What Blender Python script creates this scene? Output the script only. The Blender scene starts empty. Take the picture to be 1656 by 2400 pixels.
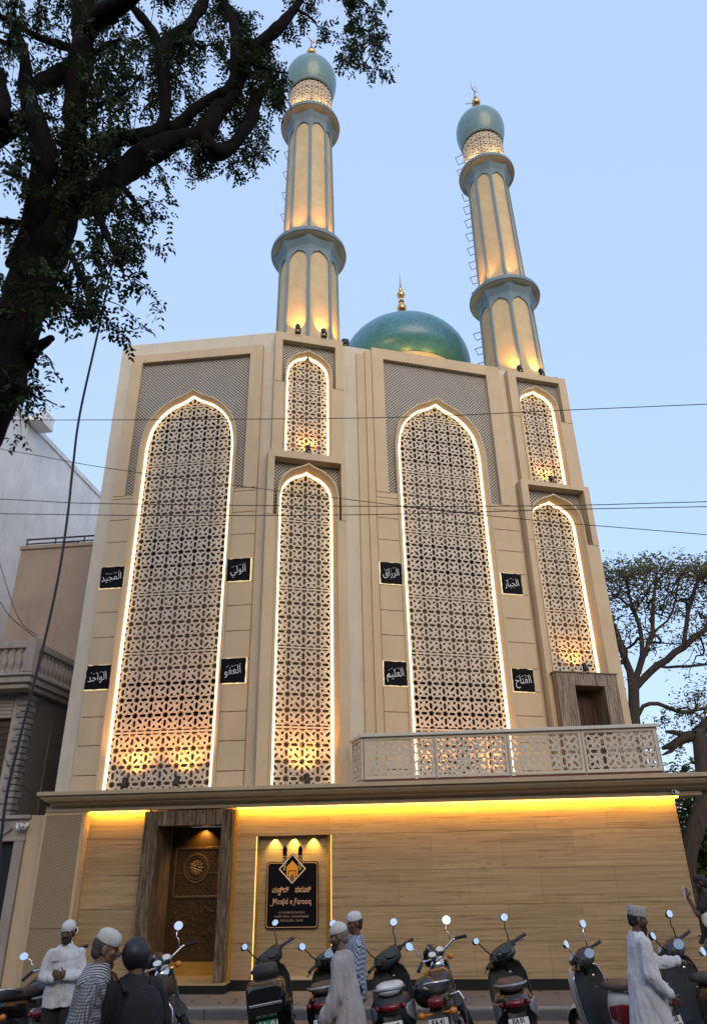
import bpy, bmesh, math, random
from mathutils import Vector, Matrix, Euler, noise
from mathutils.geometry import tessellate_polygon
PI = math.pi; R = math.radians
rnd = random.Random(7)
C = bpy.context.scene.collection
sc = bpy.context.scene
# ---------------------------------------------------------------- camera
cam = bpy.data.cameras.new('camera'); cam_ob = bpy.data.objects.new('camera', cam); C.objects.link(cam_ob)
cam.sensor_fit = 'AUTO'; cam.sensor_width = 36.0; cam.lens = 36.0*1664/2400
cam.clip_start = 0.1; cam.clip_end = 2000
_y, _p, _r = R(5.98), R(25.92), R(-1.166)
_f0 = Vector((-math.sin(_y), math.cos(_y), 0)); _r0 = Vector((math.cos(_y), math.sin(_y), 0)); _u0 = Vector((0, 0, 1))
_f = _f0*math.cos(_p) + _u0*math.sin(_p); _u = _u0*math.cos(_p) - _f0*math.sin(_p)
_rt = _r0*math.cos(_r) + _u*math.sin(_r); _up = _u*math.cos(_r) - _r0*math.sin(_r)
mw = Matrix((( _rt.x, _up.x, -_f.x, 0), (_rt.y, _up.y, -_f.y, 0), (_rt.z, _up.z, -_f.z, 2.2), (0, 0, 0, 1)))
cam_ob.matrix_world = mw
sc.camera = cam_ob
# ---------------------------------------------------------------- dusk sky, faint soft sun from behind the camera, exposure
SUN_EL, SUN_AZ = R(12), R(161)            # azimuth clockwise from +Y
world = bpy.data.worlds.new('World'); sc.world = world; world.use_nodes = True
wn = world.node_tree; bg = wn.nodes['Background']
sky = wn.nodes.new('ShaderNodeTexSky'); sky.sky_type = 'NISHITA'; sky.sun_disc = False
sky.sun_elevation = SUN_EL; sky.sun_rotation = SUN_AZ; sky.air_density = 1.3; sky.dust_density = 1.0; sky.ozone_density = 2.0
hz = wn.nodes.new('ShaderNodeMix'); hz.data_type = 'RGBA'; hz.inputs[0].default_value = .78      # even high haze of a tropical dusk over the clear sky
hz.inputs[7].default_value = (2.08, 2.80, 4.25, 1)
wn.links.new(sky.outputs[0], hz.inputs[6]); wn.links.new(hz.outputs[2], bg.inputs[0]); bg.inputs[1].default_value = 0.15
sun = bpy.data.lights.new('sun', 'SUN'); sun_ob = bpy.data.objects.new('sun', sun); C.objects.link(sun_ob)
sun.energy = .88; sun.angle = R(40); sun.color = (1.0, 0.78, 0.52)
_sd = Vector((math.sin(SUN_AZ)*math.cos(R(28)), math.cos(SUN_AZ)*math.cos(R(28)), math.sin(R(28))))
sun_ob.rotation_euler = (-_sd).to_track_quat('-Z', 'Y').to_euler()
sc.view_settings.view_transform = 'Standard'; sc.view_settings.look = 'None'; sc.view_settings.gamma = 1
sc.view_settings.use_curve_mapping = False; sc.view_settings.exposure = 0.9
sc.render.engine = 'CYCLES'; sc.cycles.use_denoising = True
sc.cycles.max_bounces = 6; sc.cycles.diffuse_bounces = 3; sc.cycles.glossy_bounces = 3; sc.cycles.transmission_bounces = 4
sc.cycles.sample_clamp_indirect = 4.0; sc.cycles.caustics_reflective = False; sc.cycles.caustics_refractive = False

# ---------------------------------------------------------------- helpers
class MB:
    """collects faces for ONE mesh"""
    def __init__(s): s.v = []; s.f = []; s.m = []; s.uv = {}; s.mi = 0; s.T = None
    def add(s, vs, fs):
        o = len(s.v)
        s.v += [tuple(s.T @ Vector(p)) if s.T else tuple(p) for p in vs]
        for f in fs: s.f.append(tuple(i+o for i in f)); s.m.append(s.mi)
        return s
    def box(s, x0, x1, y0, y1, z0, z1):
        return s.add([(x0,y0,z0),(x1,y0,z0),(x1,y1,z0),(x0,y1,z0),(x0,y0,z1),(x1,y0,z1),(x1,y1,z1),(x0,y1,z1)],
                     [(0,3,2,1),(4,5,6,7),(0,1,5,4),(1,2,6,5),(2,3,7,6),(3,0,4,7)])
    def prism(s, poly, y0, y1, holes=(), ax='xz'):
        """polygon in (x,z) extruded from y0 (front) to y1"""
        loops = [list(poly)] + [list(h) for h in holes]
        tri = tessellate_polygon([[Vector((p[0], p[1], 0)) for p in l] for l in loops])
        flat = [p for l in loops for p in l]; n = len(flat)
        def P(p, y):
            return (p[0], y, p[1]) if ax == 'xz' else ((p[0], p[1], y) if ax == 'xy' else (y, p[0], p[1]))
        vs = [P(p, y0) for p in flat] + [P(p, y1) for p in flat]
        fs = []
        for a, b, c in tri:
            fs.append((a, b, c)); fs.append((c+n, b+n, a+n))
        o = 0
        for l in loops:
            k = len(l)
            for i in range(k):
                a, b = o+i, o+(i+1) % k
                fs.append((a, b, b+n, a+n))
            o += k
        return s.add(vs, fs)
    def tube(s, pts, rad, n=8, cap=True):
        pts = [Vector(p) for p in pts]; k = len(pts)
        if not hasattr(rad, '__len__'): rad = [rad]*k
        rings = []; up = None
        for i, p in enumerate(pts):
            t = (pts[min(i+1, k-1)] - pts[max(i-1, 0)])
            if t.length < 1e-9: t = Vector((0, 0, 1))
            t.normalize()
            if up is None: up = Vector((0, 0, 1)) if abs(t.z) < .9 else Vector((1, 0, 0))
            a = t.cross(up)
            if a.length < 1e-4: a = t.cross(Vector((1, 0, 0)))
            a.normalize(); b = a.cross(t); up = b
            rings.append([p + (a*math.cos(2*PI*j/n) + b*math.sin(2*PI*j/n))*rad[i] for j in range(n)])
        return s.loft(rings, cap)
    def loft(s, rings, cap=True, closed=True):
        n = len(rings[0]); vs = [p for r in rings for p in r]; fs = []
        for i in range(len(rings)-1):
            for j in range(n if closed else n-1):
                a = i*n+j; b = i*n+(j+1) % n
                fs.append((a, b, b+n, a+n))
        if cap and closed:
            fs.append(tuple(range(n-1, -1, -1))); fs.append(tuple(range((len(rings)-1)*n, len(rings)*n)))
        return s.add(vs, fs)
    def lathe(s, prof, n=24, c=(0,0,0), cap=False, a0=0.0):
        rings = [[(c[0]+r*math.cos(a0+2*PI*j/n), c[1]+r*math.sin(a0+2*PI*j/n), c[2]+z) for j in range(n)] for r, z in prof]
        return s.loft(rings, cap)
    def ell(s, c, r, n=12, m=8, rot=None):
        c = Vector(c); rings = []
        M = rot.to_matrix() if rot else Matrix.Identity(3)
        for i in range(m+1):
            th = -PI/2 + PI*i/m; th = max(-PI/2+.02, min(PI/2-.02, th))
            rings.append([c + M @ Vector((r[0]*math.cos(th)*math.cos(2*PI*j/n), r[1]*math.cos(th)*math.sin(2*PI*j/n), r[2]*math.sin(th))) for j in range(n)])
        return s.loft(rings, True)
    def cap(s, p0, p1, r0, r1, n=10):
        p0 = Vector(p0); p1 = Vector(p1); d = (p1-p0).normalized()
        pts = [p0-d*r0*.95, p0-d*r0*.6, p0, p1, p1+d*r1*.6, p1+d*r1*.95]
        return s.tube(pts, [r0*.3, r0*.8, r0, r1, r1*.8, r1*.3], n)
    def text(s, body, size, T, depth=0.004, sx=1.0, align='CENTER', shear=0.0, bold=0.0):
        cu = bpy.data.curves.new('t', 'FONT'); cu.body = body; cu.size = size; cu.extrude = depth; cu.align_x = align
        cu.resolution_u = 3; cu.shear = shear; cu.offset = bold
        o = bpy.data.objects.new('t', cu); C.objects.link(o)
        dg = bpy.context.evaluated_depsgraph_get(); me = o.evaluated_get(dg).to_mesh()
        S = Matrix.Diagonal((sx, 1, 1, 1))
        s.add([tuple(T @ S @ v.co) for v in me.vertices], [tuple(p.vertices) for p in me.polygons])
        o.evaluated_get(dg).to_mesh_clear(); bpy.data.objects.remove(o); bpy.data.curves.remove(cu)
        return s
    def mesh(s, name, mats, smooth=False):
        me = bpy.data.meshes.new(name); me.from_pydata(s.v, [], s.f)
        if not isinstance(mats, (list, tuple)): mats = [mats]
        for m in mats: me.materials.append(m)
        if len(mats) > 1: me.polygons.foreach_set('material_index', s.m)
        bm = bmesh.new(); bm.from_mesh(me); bmesh.ops.recalc_face_normals(bm, faces=bm.faces); bm.to_mesh(me); bm.free()
        if smooth: me.polygons.foreach_set('use_smooth', [True]*len(me.polygons))
        me.update(); return me
    def build(s, name, mats, parent=None, smooth=False, loc=None, rz=None, bevel=0, auto=None):
        o = bpy.data.objects.new(name, s.mesh(name, mats, smooth or auto is not None)); C.objects.link(o)
        if auto is not None:
            o.data.set_sharp_from_angle(angle=R(auto))
        if parent: o.parent = parent
        if loc is not None: o.location = loc
        if rz is not None: o.rotation_euler.z = rz
        if bevel:
            b = o.modifiers.new('bevel', 'BEVEL'); b.width = bevel; b.segments = 2; b.limit_method = 'ANGLE'; b.angle_limit = R(40)
        return o
def link(name, me, parent=None, loc=(0,0,0), rz=0.0):
    o = bpy.data.objects.new(name, me); C.objects.link(o); o.parent = parent; o.location = loc; o.rotation_euler.z = rz
    return o
def empty(name, loc=(0,0,0), rz=0.0, parent=None):
    o = bpy.data.objects.new(name, None); C.objects.link(o); o.location = loc; o.rotation_euler.z = rz; o.empty_display_size = .2
    if parent: o.parent = parent
    return o
def tag(o, label=None, cat=None, group=None, kind=None):
    if label: o['label'] = label
    if cat: o['category'] = cat
    if group: o['group'] = group
    if kind: o['kind'] = kind
    return o
def kids(o): return [c for c in bpy.data.objects if c.parent == o]
def copy_tree(o, parent=None):
    c = o.copy(); C.objects.link(c)
    if parent is not None:
        c.parent = parent
    for ch in list(o.children): copy_tree(ch, c)
    return c
def lamp(name, typ, loc, to, energy, color, size=.05, spot=None, blend=.6, parent=None, sy=None):
    l = bpy.data.lights.new(name, typ); l.energy = energy; l.color = color
    if typ == 'AREA':
        l.shape = 'RECTANGLE'; l.size = size; l.size_y = sy or size
    else: l.shadow_soft_size = size
    if typ == 'SPOT': l.spot_size = R(spot); l.spot_blend = blend
    o = bpy.data.objects.new(name, l); C.objects.link(o); o.location = loc
    if to is not None:
        o.rotation_euler = (Vector(to)-Vector(loc)).to_track_quat('-Z', 'Y').to_euler()
    if parent: o.parent = parent
    return o
def jit(a): return rnd.uniform(-a, a)

# ---------------------------------------------------------------- materials
def nt(name):
    m = bpy.data.materials.new(name); m.use_nodes = True
    t = m.node_tree; return m, t, t.nodes['Principled BSDF']
def node(t, typ, **kw):
    n = t.nodes.new(typ)
    for k, v in kw.items():
        if k.startswith('i'): n.inputs[int(k[1:])].default_value = v
        else: setattr(n, k, v)
    return n
def coords(t, scale=(1,1,1), rot=(0,0,0), kind='Object'):
    tc = node(t, 'ShaderNodeTexCoord'); mp = node(t, 'ShaderNodeMapping')
    mp.inputs['Scale'].default_value = scale; mp.inputs['Rotation'].default_value = rot
    t.links.new(tc.outputs[kind], mp.inputs[0]); return mp.outputs[0]
def noise_t(t, vec, scale, detail=5, rough=.55, dist=0.0):
    n = node(t, 'ShaderNodeTexNoise'); n.inputs['Scale'].default_value = scale; n.inputs['Detail'].default_value = detail
    n.inputs['Roughness'].default_value = rough; n.inputs['Distortion'].default_value = dist
    t.links.new(vec, n.inputs['Vector']); return n.outputs['Fac']
def ramp(t, fac, stops):
    r = node(t, 'ShaderNodeValToRGB'); e = r.color_ramp.elements
    while len(e) < len(stops): e.new(.5)
    for i, (p, c) in enumerate(stops):
        e[i].position = p; e[i].color = (*c, 1) if len(c) == 3 else c
    t.links.new(fac, r.inputs[0]); return r.outputs[0]
def bump(t, p, h, strength=.2, dist=.01):
    b = node(t, 'ShaderNodeBump'); b.inputs['Strength'].default_value = strength; b.inputs['Distance'].default_value = dist
    t.links.new(h, b.inputs['Height']); t.links.new(b.outputs[0], p.inputs['Normal'])
def mix(t, fac, a, b, blend='MIX'):
    n = node(t, 'ShaderNodeMix', data_type='RGBA', blend_type=blend)
    for sock, v in ((n.inputs[0], fac), (n.inputs[6], a), (n.inputs[7], b)):
        if hasattr(v, 'links'): t.links.new(v, sock)
        else: sock.default_value = v if not isinstance(v, tuple) else (*v, 1)
    return n.outputs[2]
def math_n(t, op, a, b=None, c=None):
    n = node(t, 'ShaderNodeMath', operation=op)
    for i, v in enumerate((a, b, c)):
        if v is None: continue
        if hasattr(v, 'links'): t.links.new(v, n.inputs[i])
        else: n.inputs[i].default_value = v
    return n.outputs[0]
def mat(name, col, rough=.6, var=.12, scale=3.0, bmp=.15, bscale=60, metal=0.0, dirt=0.0, dust=0.0, crease=0.0, stretch=(1,1,1), spec=.5, objvar=0.0, coat=0.0):
    m, t, p = nt(name)
    v = coords(t, stretch)
    f = noise_t(t, v, scale, 6, .6)
    lo = tuple(max(0, c*(1-var)) for c in col); hi = tuple(min(1, c*(1+var)) for c in col)
    c = ramp(t, f, [(.3, lo), (.7, hi)])
    if dirt:
        f2 = noise_t(t, coords(t, (2.2, 2.2, .35)), 1.6, 8, .7)
        c = mix(t, ramp(t, f2, [(.52, (0,0,0)), (.75, (dirt,)*3)]), c, tuple(x*.45 for x in col))
    if dust:
        gn = node(t, 'ShaderNodeNewGeometry'); sz = node(t, 'ShaderNodeSeparateXYZ'); t.links.new(gn.outputs['Normal'], sz.inputs[0])
        f3 = math_n(t, 'MULTIPLY', math_n(t, 'MULTIPLY_ADD', sz.outputs[2], .55, .45, ), noise_t(t, coords(t), 7, 8, .75))
        f3 = ramp(t, f3, [(.22, (0,0,0)), (.75, (dust,)*3)])
        c = mix(t, f3, c, (.17,.14,.11)); rg = math_n(t, 'MULTIPLY_ADD', f3, .6, rough); t.links.new(rg, p.inputs['Roughness'])
    if objvar:
        oi = node(t, 'ShaderNodeObjectInfo')
        k = math_n(t, 'MULTIPLY_ADD', oi.outputs['Random'], 2*objvar, 1-objvar)
        hs = node(t, 'ShaderNodeHueSaturation'); t.links.new(k, hs.inputs['Value']); t.links.new(c, hs.inputs['Color']); c = hs.outputs[0]
    t.links.new(c, p.inputs['Base Color'])
    if not dust: p.inputs['Roughness'].default_value = rough
    p.inputs['Metallic'].default_value = metal
    p.inputs['Specular IOR Level'].default_value = spec; p.inputs['Coat Weight'].default_value = coat
    if crease:
        n1 = noise_t(t, coords(t, (1,1,.4)), 13, 3, .5, 1.2); n2 = math_n(t, 'ABSOLUTE', math_n(t, 'SUBTRACT', n1, .5))
        bump(t, p, math_n(t, 'ADD', n2, math_n(t, 'MULTIPLY', noise_t(t, coords(t), bscale, 3), .06)), crease, .05)
    elif bmp: bump(t, p, noise_t(t, coords(t), bscale, 3), bmp, .01)
    return m
def emit(name, col, strength, base=(.8,.75,.65)):
    m, t, p = nt(name); p.inputs['Base Color'].default_value = (*base, 1)
    p.inputs['Emission Color'].default_value = (*col, 1); p.inputs['Emission Strength'].default_value = strength
    return m
M = {}
M['plaster'] = mat('white_plaster', (.62,.55,.44), .8, .07, 2.0, .25, 90, dirt=.35)
M['beige'] = mat('beige_paint', (.59,.448,.28), .7, .07, 1.2, .1, 120, dirt=.16)
M['cream'] = mat('cream_plaster', (.61,.465,.265), .75, .12, 2.5, .2, 70, dirt=.22)
M['cornice'] = mat('cornice_paint', (.46,.36,.23), .65, .06, 1.5, .08, 100, dirt=.3)
M['ringpaint'] = mat('ring_paint', (.34,.345,.27), .7, .12, 3, .15, 70, dirt=.3)
M['bluegrey'] = mat('blue_grey_paint', (.165,.245,.285), .6, .1, 3, .12, 80, dirt=.3)
M['lattice'] = mat('cream_lattice', (.575,.495,.39), .55, .06, 3, 0)
M['back'] = mat('brown_blind', (.205,.158,.112), .8, .15, 3, .1, 40)
M['glass'] = mat('dark_glass', (.008,.009,.012), .15, .1, 2, 0, spec=.35)
M['led'] = emit('led_strip', (1.0,.74,.43), 1.45)
M['ledgold'] = emit('gold_led_strip', (1.0,.55,.10), 2.2)
M['plaque'] = mat('black_acrylic', (.006,.006,.008), .6, .1, 3, 0, spec=.08)
M['white'] = mat('white_letter', (.8,.8,.8), .5, 0, 3, 0)
M['gold'] = mat('gold_metal', (.78,.42,.16), .28, .12, 6, .05, 50, metal=1.0)
M['black'] = mat('black_plastic', (.010,.010,.011), .5, .2, 8, .05, 90, dust=.16)
M['blackgloss'] = mat('black_gloss_paint', (.008,.008,.009), .18, .1, 3, 0, dust=.12, coat=.35)
M['rubber'] = mat('tyre_rubber', (.018,.018,.018), .85, .2, 8, .3, 60)
M['chrome'] = mat('chrome', (.62,.62,.64), .12, .05, 5, 0, metal=1.0)
M['steel'] = mat('grey_steel', (.32,.32,.34), .35, .1, 5, 0, metal=1.0)
M['mirror'] = mat('mirror_glass', (.9,.9,.9), .03, 0, 5, 0, metal=1.0)
M['wire'] = mat('black_cable', (.012,.011,.012), .6, .1, 5, 0)
M['plinth'] = mat('black_granite', (.014,.014,.015), .3, .25, 30, 0)
M['redlens'] = mat('red_lens', (.15,.008,.012), .15, .1, 6, 0)
M['amber'] = mat('amber_lens', (.65,.20,.02), .15, .1, 6, 0)
M['plate'] = mat('white_plate', (.66,.66,.62), .5, .1, 10, 0, dirt=.2)
M['greenplate'] = mat('green_plate', (.02,.33,.22), .5, .1, 10, 0)
M['plast_grey'] = mat('grey_plastic', (.020,.021,.023), .5, .1, 6, 0, dust=.14)
M['silver'] = mat('silver_paint', (.30,.305,.32), .3, .05, 6, 0, metal=.5)
M['whitepaint'] = mat('white_scooter_paint', (.66,.63,.56), .25, .05, 6, 0, coat=.4)
M['redpaint'] = mat('red_scooter_paint', (.30,.02,.03), .25, .05, 6, 0, coat=.4)
M['seat'] = mat('seat_leatherette', (.035,.032,.03), .6, .2, 10, .2, 80)
M['brownseat'] = mat('brown_seat', (.10,.065,.045), .6, .2, 10, .2, 80)
def travertine():
    m, t, p = nt('travertine')
    oi = node(t, 'ShaderNodeObjectInfo')
    tc = node(t, 'ShaderNodeTexCoord'); va = node(t, 'ShaderNodeVectorMath', operation='ADD')
    sh = node(t, 'ShaderNodeCombineXYZ'); k = math_n(t, 'MULTIPLY', oi.outputs['Random'], .012); t.links.new(k, sh.inputs[2]); t.links.new(math_n(t, 'MULTIPLY', oi.outputs['Random'], .25), sh.inputs[0])
    t.links.new(tc.outputs['Object'], va.inputs[0]); t.links.new(sh.outputs[0], va.inputs[1])
    def mp(s):
        n = node(t, 'ShaderNodeMapping'); n.inputs['Scale'].default_value = s; t.links.new(va.outputs[0], n.inputs[0]); return n.outputs[0]
    a = noise_t(t, mp((.42,1,13)), 2.2, 10, .68, .35)
    c = ramp(t, a, [(.25, (.27,.175,.084)), (.40, (.39,.268,.135)), (.54, (.455,.322,.170)), (.75, (.52,.388,.222))])
    b = noise_t(t, mp((.36,1,24)), 2.0, 8, .68, .8)
    c = mix(t, ramp(t, b, [(.33, (.92,)*3), (.40, (.38,)*3), (.51, (0,0,0))]), c, (.13,.08,.042))
    d = noise_t(t, mp((3.2,1,34)), 2.4, 3, .5)
    c = mix(t, ramp(t, d, [(.27, (.8,)*3), (.33, (0,0,0))]), c, (.05,.03,.018))
    hs = node(t, 'ShaderNodeHueSaturation'); t.links.new(math_n(t, 'MULTIPLY_ADD', oi.outputs['Random'], .17, .90), hs.inputs['Value'])
    t.links.new(c, hs.inputs['Color']); t.links.new(hs.outputs[0], p.inputs['Base Color'])
    p.inputs['Roughness'].default_value = .42; bump(t, p, d, .12, .004)
    return m
M['travertine'] = travertine()
def marble(name, sx, sz, rot=0.0, k=1.0):
    m, t, p = nt(name)
    v = coords(t, (sx, sx, sz), (0, rot, 0))
    a = noise_t(t, v, 1.6, 7, .6, .5)
    K = lambda *q: tuple(min(1, x*k) for x in q)
    c = ramp(t, a, [(.30, K(.025,.016,.010)), (.41, K(.085,.056,.032)), (.47, K(.23,.17,.105)), (.53, K(.055,.035,.022)), (.60, K(.17,.12,.072)), (.70, K(.31,.235,.155))])
    t.links.new(c, p.inputs['Base Color']); p.inputs['Roughness'].default_value = .3
    return m
M['marble'] = marble('striped_marble', 9, .55, .05)
M['marble2'] = marble('brown_striped_marble', 10, .4, .22, 1.55)
def dotted(name, base, dark, k):
    m, t, p = nt(name)
    sx = node(t, 'ShaderNodeSeparateXYZ'); t.links.new(coords(t), sx.inputs[0])
    a = math_n(t, 'COSINE', math_n(t, 'MULTIPLY', sx.outputs[0], k)); b = math_n(t, 'COSINE', math_n(t, 'MULTIPLY', sx.outputs[2], k))
    f = math_n(t, 'ABSOLUTE', math_n(t, 'ADD', a, b))
    g = ramp(t, f, [(.50, (0,0,0)), (.62, (1,1,1))])
    f2 = noise_t(t, coords(t), 2.0, 5)
    bc = ramp(t, f2, [(.3, tuple(x*.9 for x in base)), (.7, tuple(min(1, x*1.08) for x in base))])
    c = mix(t, g, bc, dark)
    t.links.new(c, p.inputs['Base Color']); p.inputs['Roughness'].default_value = .65
    inv = math_n(t, 'SUBTRACT', 1.0, g); bump(t, p, inv, .5, .01)
    return m
M['grid'] = dotted('perforated_grey_sheet', (.60,.55,.47), (.075,.065,.055), 2*PI/.088)
M['perf'] = dotted('perforated_beige_sheet', (.48,.355,.21), (.19,.135,.075), 2*PI/.050)
def tiles(name, c1, c2, c3, su, sv):
    m, t, p = nt(name)
    tc = node(t, 'ShaderNodeTexCoord'); mp = node(t, 'ShaderNodeMapping'); mp.inputs['Scale'].default_value = (su, sv, 1)
    t.links.new(tc.outputs['UV'], mp.inputs[0])
    b = node(t, 'ShaderNodeTexBrick'); b.offset = 0.0
    b.inputs['Color1'].default_value = (*c1, 1); b.inputs['Color2'].default_value = (*c2, 1); b.inputs['Mortar'].default_value = (*c3, 1)
    b.inputs['Scale'].default_value = 1; b.inputs['Mortar Size'].default_value = .09; b.inputs['Brick Width'].default_value = 1; b.inputs['Row Height'].default_value = 1
    t.links.new(mp.outputs[0], b.inputs['Vector'])
    f = noise_t(t, coords(t), 9, 4); cc = mix(t, ramp(t, f, [(.35, (0,0,0)), (.7, (.5,.5,.5))]), b.outputs['Color'], c2)
    t.links.new(cc, p.inputs['Base Color']); p.inputs['Roughness'].default_value = .34; p.inputs['Coat Weight'].default_value = .12
    bump(t, p, b.outputs['Fac'], -.25, .006)
    return m
M['tile'] = tiles('teal_mosaic', (.010,.110,.20), (.042,.225,.31), (.15,.22,.22), 150, 75)
M['tile_small'] = tiles('teal_mosaic_small', (.085,.21,.235), (.14,.29,.30), (.22,.26,.24), 90, 45)
def asphalt(name, col, s):
    m, t, p = nt(name); v = coords(t)
    a = noise_t(t, v, .6, 8, .65); g = noise_t(t, v, s, 3)
    c = ramp(t, a, [(.3, tuple(x*.75 for x in col)), (.7, tuple(x*1.25 for x in col))])
    c = mix(t, ramp(t, g, [(.35, (0,0,0)), (.7, (.4,.4,.4))]), c, tuple(x*1.5 for x in col))
    t.links.new(c, p.inputs['Base Color']); p.inputs['Roughness'].default_value = .85; bump(t, p, g, .4, .01)
    return m
M['road'] = asphalt('asphalt', (.055,.05,.045), 120)
M['dust'] = asphalt('dusty_asphalt', (.16,.115,.08), 60)
M['paving'] = asphalt('pavement_stone', (.135,.112,.098), 90)
M['kerb'] = asphalt('kerb_stone', (.085,.085,.092), 70)
M['kerbtop'] = asphalt('kerb_top_stone', (.20,.19,.18), 70)
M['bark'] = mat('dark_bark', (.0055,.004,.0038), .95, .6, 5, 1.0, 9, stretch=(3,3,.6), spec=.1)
M['barkfar'] = mat('rain_tree_bark', (.045,.034,.03), .95, .3, 3, .3, 10)
def leafmat(name, a, b):
    m, t, p = nt(name)
    f = noise_t(t, coords(t), 5, 6, .8)
    c = ramp(t, f, [(.32, a), (.68, b)]); t.links.new(c, p.inputs['Base Color'])
    tr = node(t, 'ShaderNodeBsdfTranslucent'); t.links.new(c, tr.inputs['Color']); ms = node(t, 'ShaderNodeMixShader'); ms.inputs[0].default_value = .3
    t.links.new(p.outputs[0], ms.inputs[1]); t.links.new(tr.outputs[0], ms.inputs[2]); t.links.new(ms.outputs[0], t.nodes['Material Output'].inputs['Surface'])
    p.inputs['Roughness'].default_value = .6; p.inputs['Specular IOR Level'].default_value = .3
    return m
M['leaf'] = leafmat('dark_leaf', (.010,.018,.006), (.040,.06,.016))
M['leaf_far'] = leafmat('rain_tree_leaf', (.15,.145,.065), (.26,.235,.115))
M['leaf_shrub'] = leafmat('shrub_leaf', (.05,.09,.02), (.12,.17,.04))
M['frond'] = leafmat('frond_leaf', (.13,.16,.02), (.28,.28,.05))
M['wallA'] = mat('weathered_white_wall', (.80,.79,.78), .85, .12, .7, .2, 30, dirt=.5)
M['wallB'] = mat('pinkish_plaster', (.31,.235,.18), .85, .14, .8, .2, 30, dirt=.5)
M['wallC'] = mat('grey_concrete', (.17,.155,.14), .85, .12, .8, .2, 30, dirt=.5)
M['stoneC'] = mat('old_pale_stone', (.36,.315,.27), .8, .15, 2, .2, 30, dirt=.6)
M['quoin'] = mat('grey_quoin', (.25,.225,.205), .8, .15, 3, .2, 30, objvar=.15)
M['siding'] = mat('pale_siding', (.38,.32,.28), .8, .1, 2, .2, 40)
M['darkwood'] = mat('dark_brown_shutter', (.07,.035,.018), .7, .3, 3, .2, 30, stretch=(8,8,1))
M['gate'] = mat('black_gate', (.012,.012,.012), .5, .2, 5, .1, 40)
M['bronze'] = mat('bronze_door', (.085,.048,.018), .42, .25, 6, .25, 40, metal=.55)
M['bronzehi'] = mat('bronze_relief', (.30,.18,.085), .3, .2, 8, .1, 40, metal=.8)
M['brass'] = mat('brass_plate', (.58,.33,.07), .4, .1, 6, 0, metal=.6)
M['signgold'] = mat('sign_gold', (.72,.42,.20), .45, .05, 6, 0)
M['signorange'] = mat('sign_orange', (.85,.36,.03), .5, .05, 6, 0)
M['signcream'] = mat('sign_cream', (.85,.66,.42), .5, .05, 6, 0)
M['maroon'] = mat('maroon_door', (.06,.016,.012), .5, .2, 3, .1, 40)
# ================================================================ MOSQUE
D = 14.38; FR = 14.13
MO = Vector((-1.7, D, .15))
mosque = tag(empty('mosque', MO), 'cream mosque facade with lit pointed arches, pierced screens and a teal dome', 'mosque')
def mp(mb, name, m, **k): return mb.build(name, m, mosque, loc=-MO, **k)
# --- ground floor
b = MB().box(-7.6, -5.32, 14.42, 14.9, .15, 3.2).box(-4.05, -3.45, 14.42, 14.9, .15, 3.2).box(-2.05, 4.2, 14.42, 14.9, .15, 3.2)
b.box(-3.45, -2.05, 14.56, 14.9, .15, 3.2).box(-3.45, -2.05, 14.42, 14.56, 2.6, 3.2).box(-3.45, -2.05, 14.42, 14.56, .15, .34).box(-5.32, -4.05, 14.42, 14.9, 2.8, 3.2)
b.box(4.0, 4.2, 14.9, 22, .15, 3.2).box(-7.6, -7.4, 14.9, 22, .15, 3.2)
mp(b, 'ground_floor_wall', M['beige'])
rows = [.305, .862, 1.418, 1.975, 2.585, 3.14]
def slab(x0, x1, z0, z1, y0=14.38, y1=14.415):
    g = .0013
    mp(MB().box(x0+g, x1-g, y0+jit(.0012), y1, z0+.0025, z1-.0025), 'stone_slab', M['travertine'])
for i in range(5):
    z0, z1 = rows[i], rows[i+1]
    slab(-6.77, -5.58, z0, z1)
    if i < 4: slab(-3.85, -3.44, z0, z1)
    else: slab(-3.85, -2.06, z0, z1)
    xs = [-2.06, -.83, .43, 1.69, 2.95, 4.21] if i % 2 == 0 else [-2.06, -.2, 1.06, 2.32, 4.21]
    for a, c in zip(xs, xs[1:]): slab(a, c, z0, z1)
for z0, z1 in ((.34, .9), (.9, 1.46), (1.46, 2.03), (2.03, 2.59)):
    slab(-3.44, -2.075, z0, z1, 14.525, 14.56)
mp(MB().box(-3.84, 4.22, 14.365, 14.41, .15, .303).box(-7.0, -5.6, 14.365, 14.41, .15, .303), 'plinth', M['plinth'])
# niche trim: lit gold strips down both sides
mp(MB().prism([(-2.065, 14.378), (-2.052, 14.378), (-2.052, 14.52), (-2.16, 14.52)], .31, 2.585, ax='xy'), 'niche_trim', M['brass'])
mp(MB().prism([(-3.452, 14.378), (-3.438, 14.378), (-3.425, 14.52), (-3.452, 14.52)], .31, 2.585, ax='xy'), 'niche_trim', M['brass'])
M['nstrip'] = emit('niche_strip', (1, .55, .12), 1.3)
mp(MB().box(-2.052, -2.045, 14.37, 14.378, .31, 2.58), 'niche_light_strip', M['nstrip'])
mp(MB().box(-3.455, -3.445, 14.37, 14.378, .31, 2.58), 'niche_light_strip', M['nstrip'])
# perforated corner pillar
b = MB().box(-7.6, -6.78, 14.15, 14.42, .15, 3.08)
mp(b, 'corner_pillar', M['beige'], bevel=.006)
for z0, z1 in ((.2, 1.13), (1.14, 3.03)):
    mp(MB().box(-7.55, -6.84, 14.13, 14.149, z0, z1), 'perforated_sheet', M['perf'])
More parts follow.
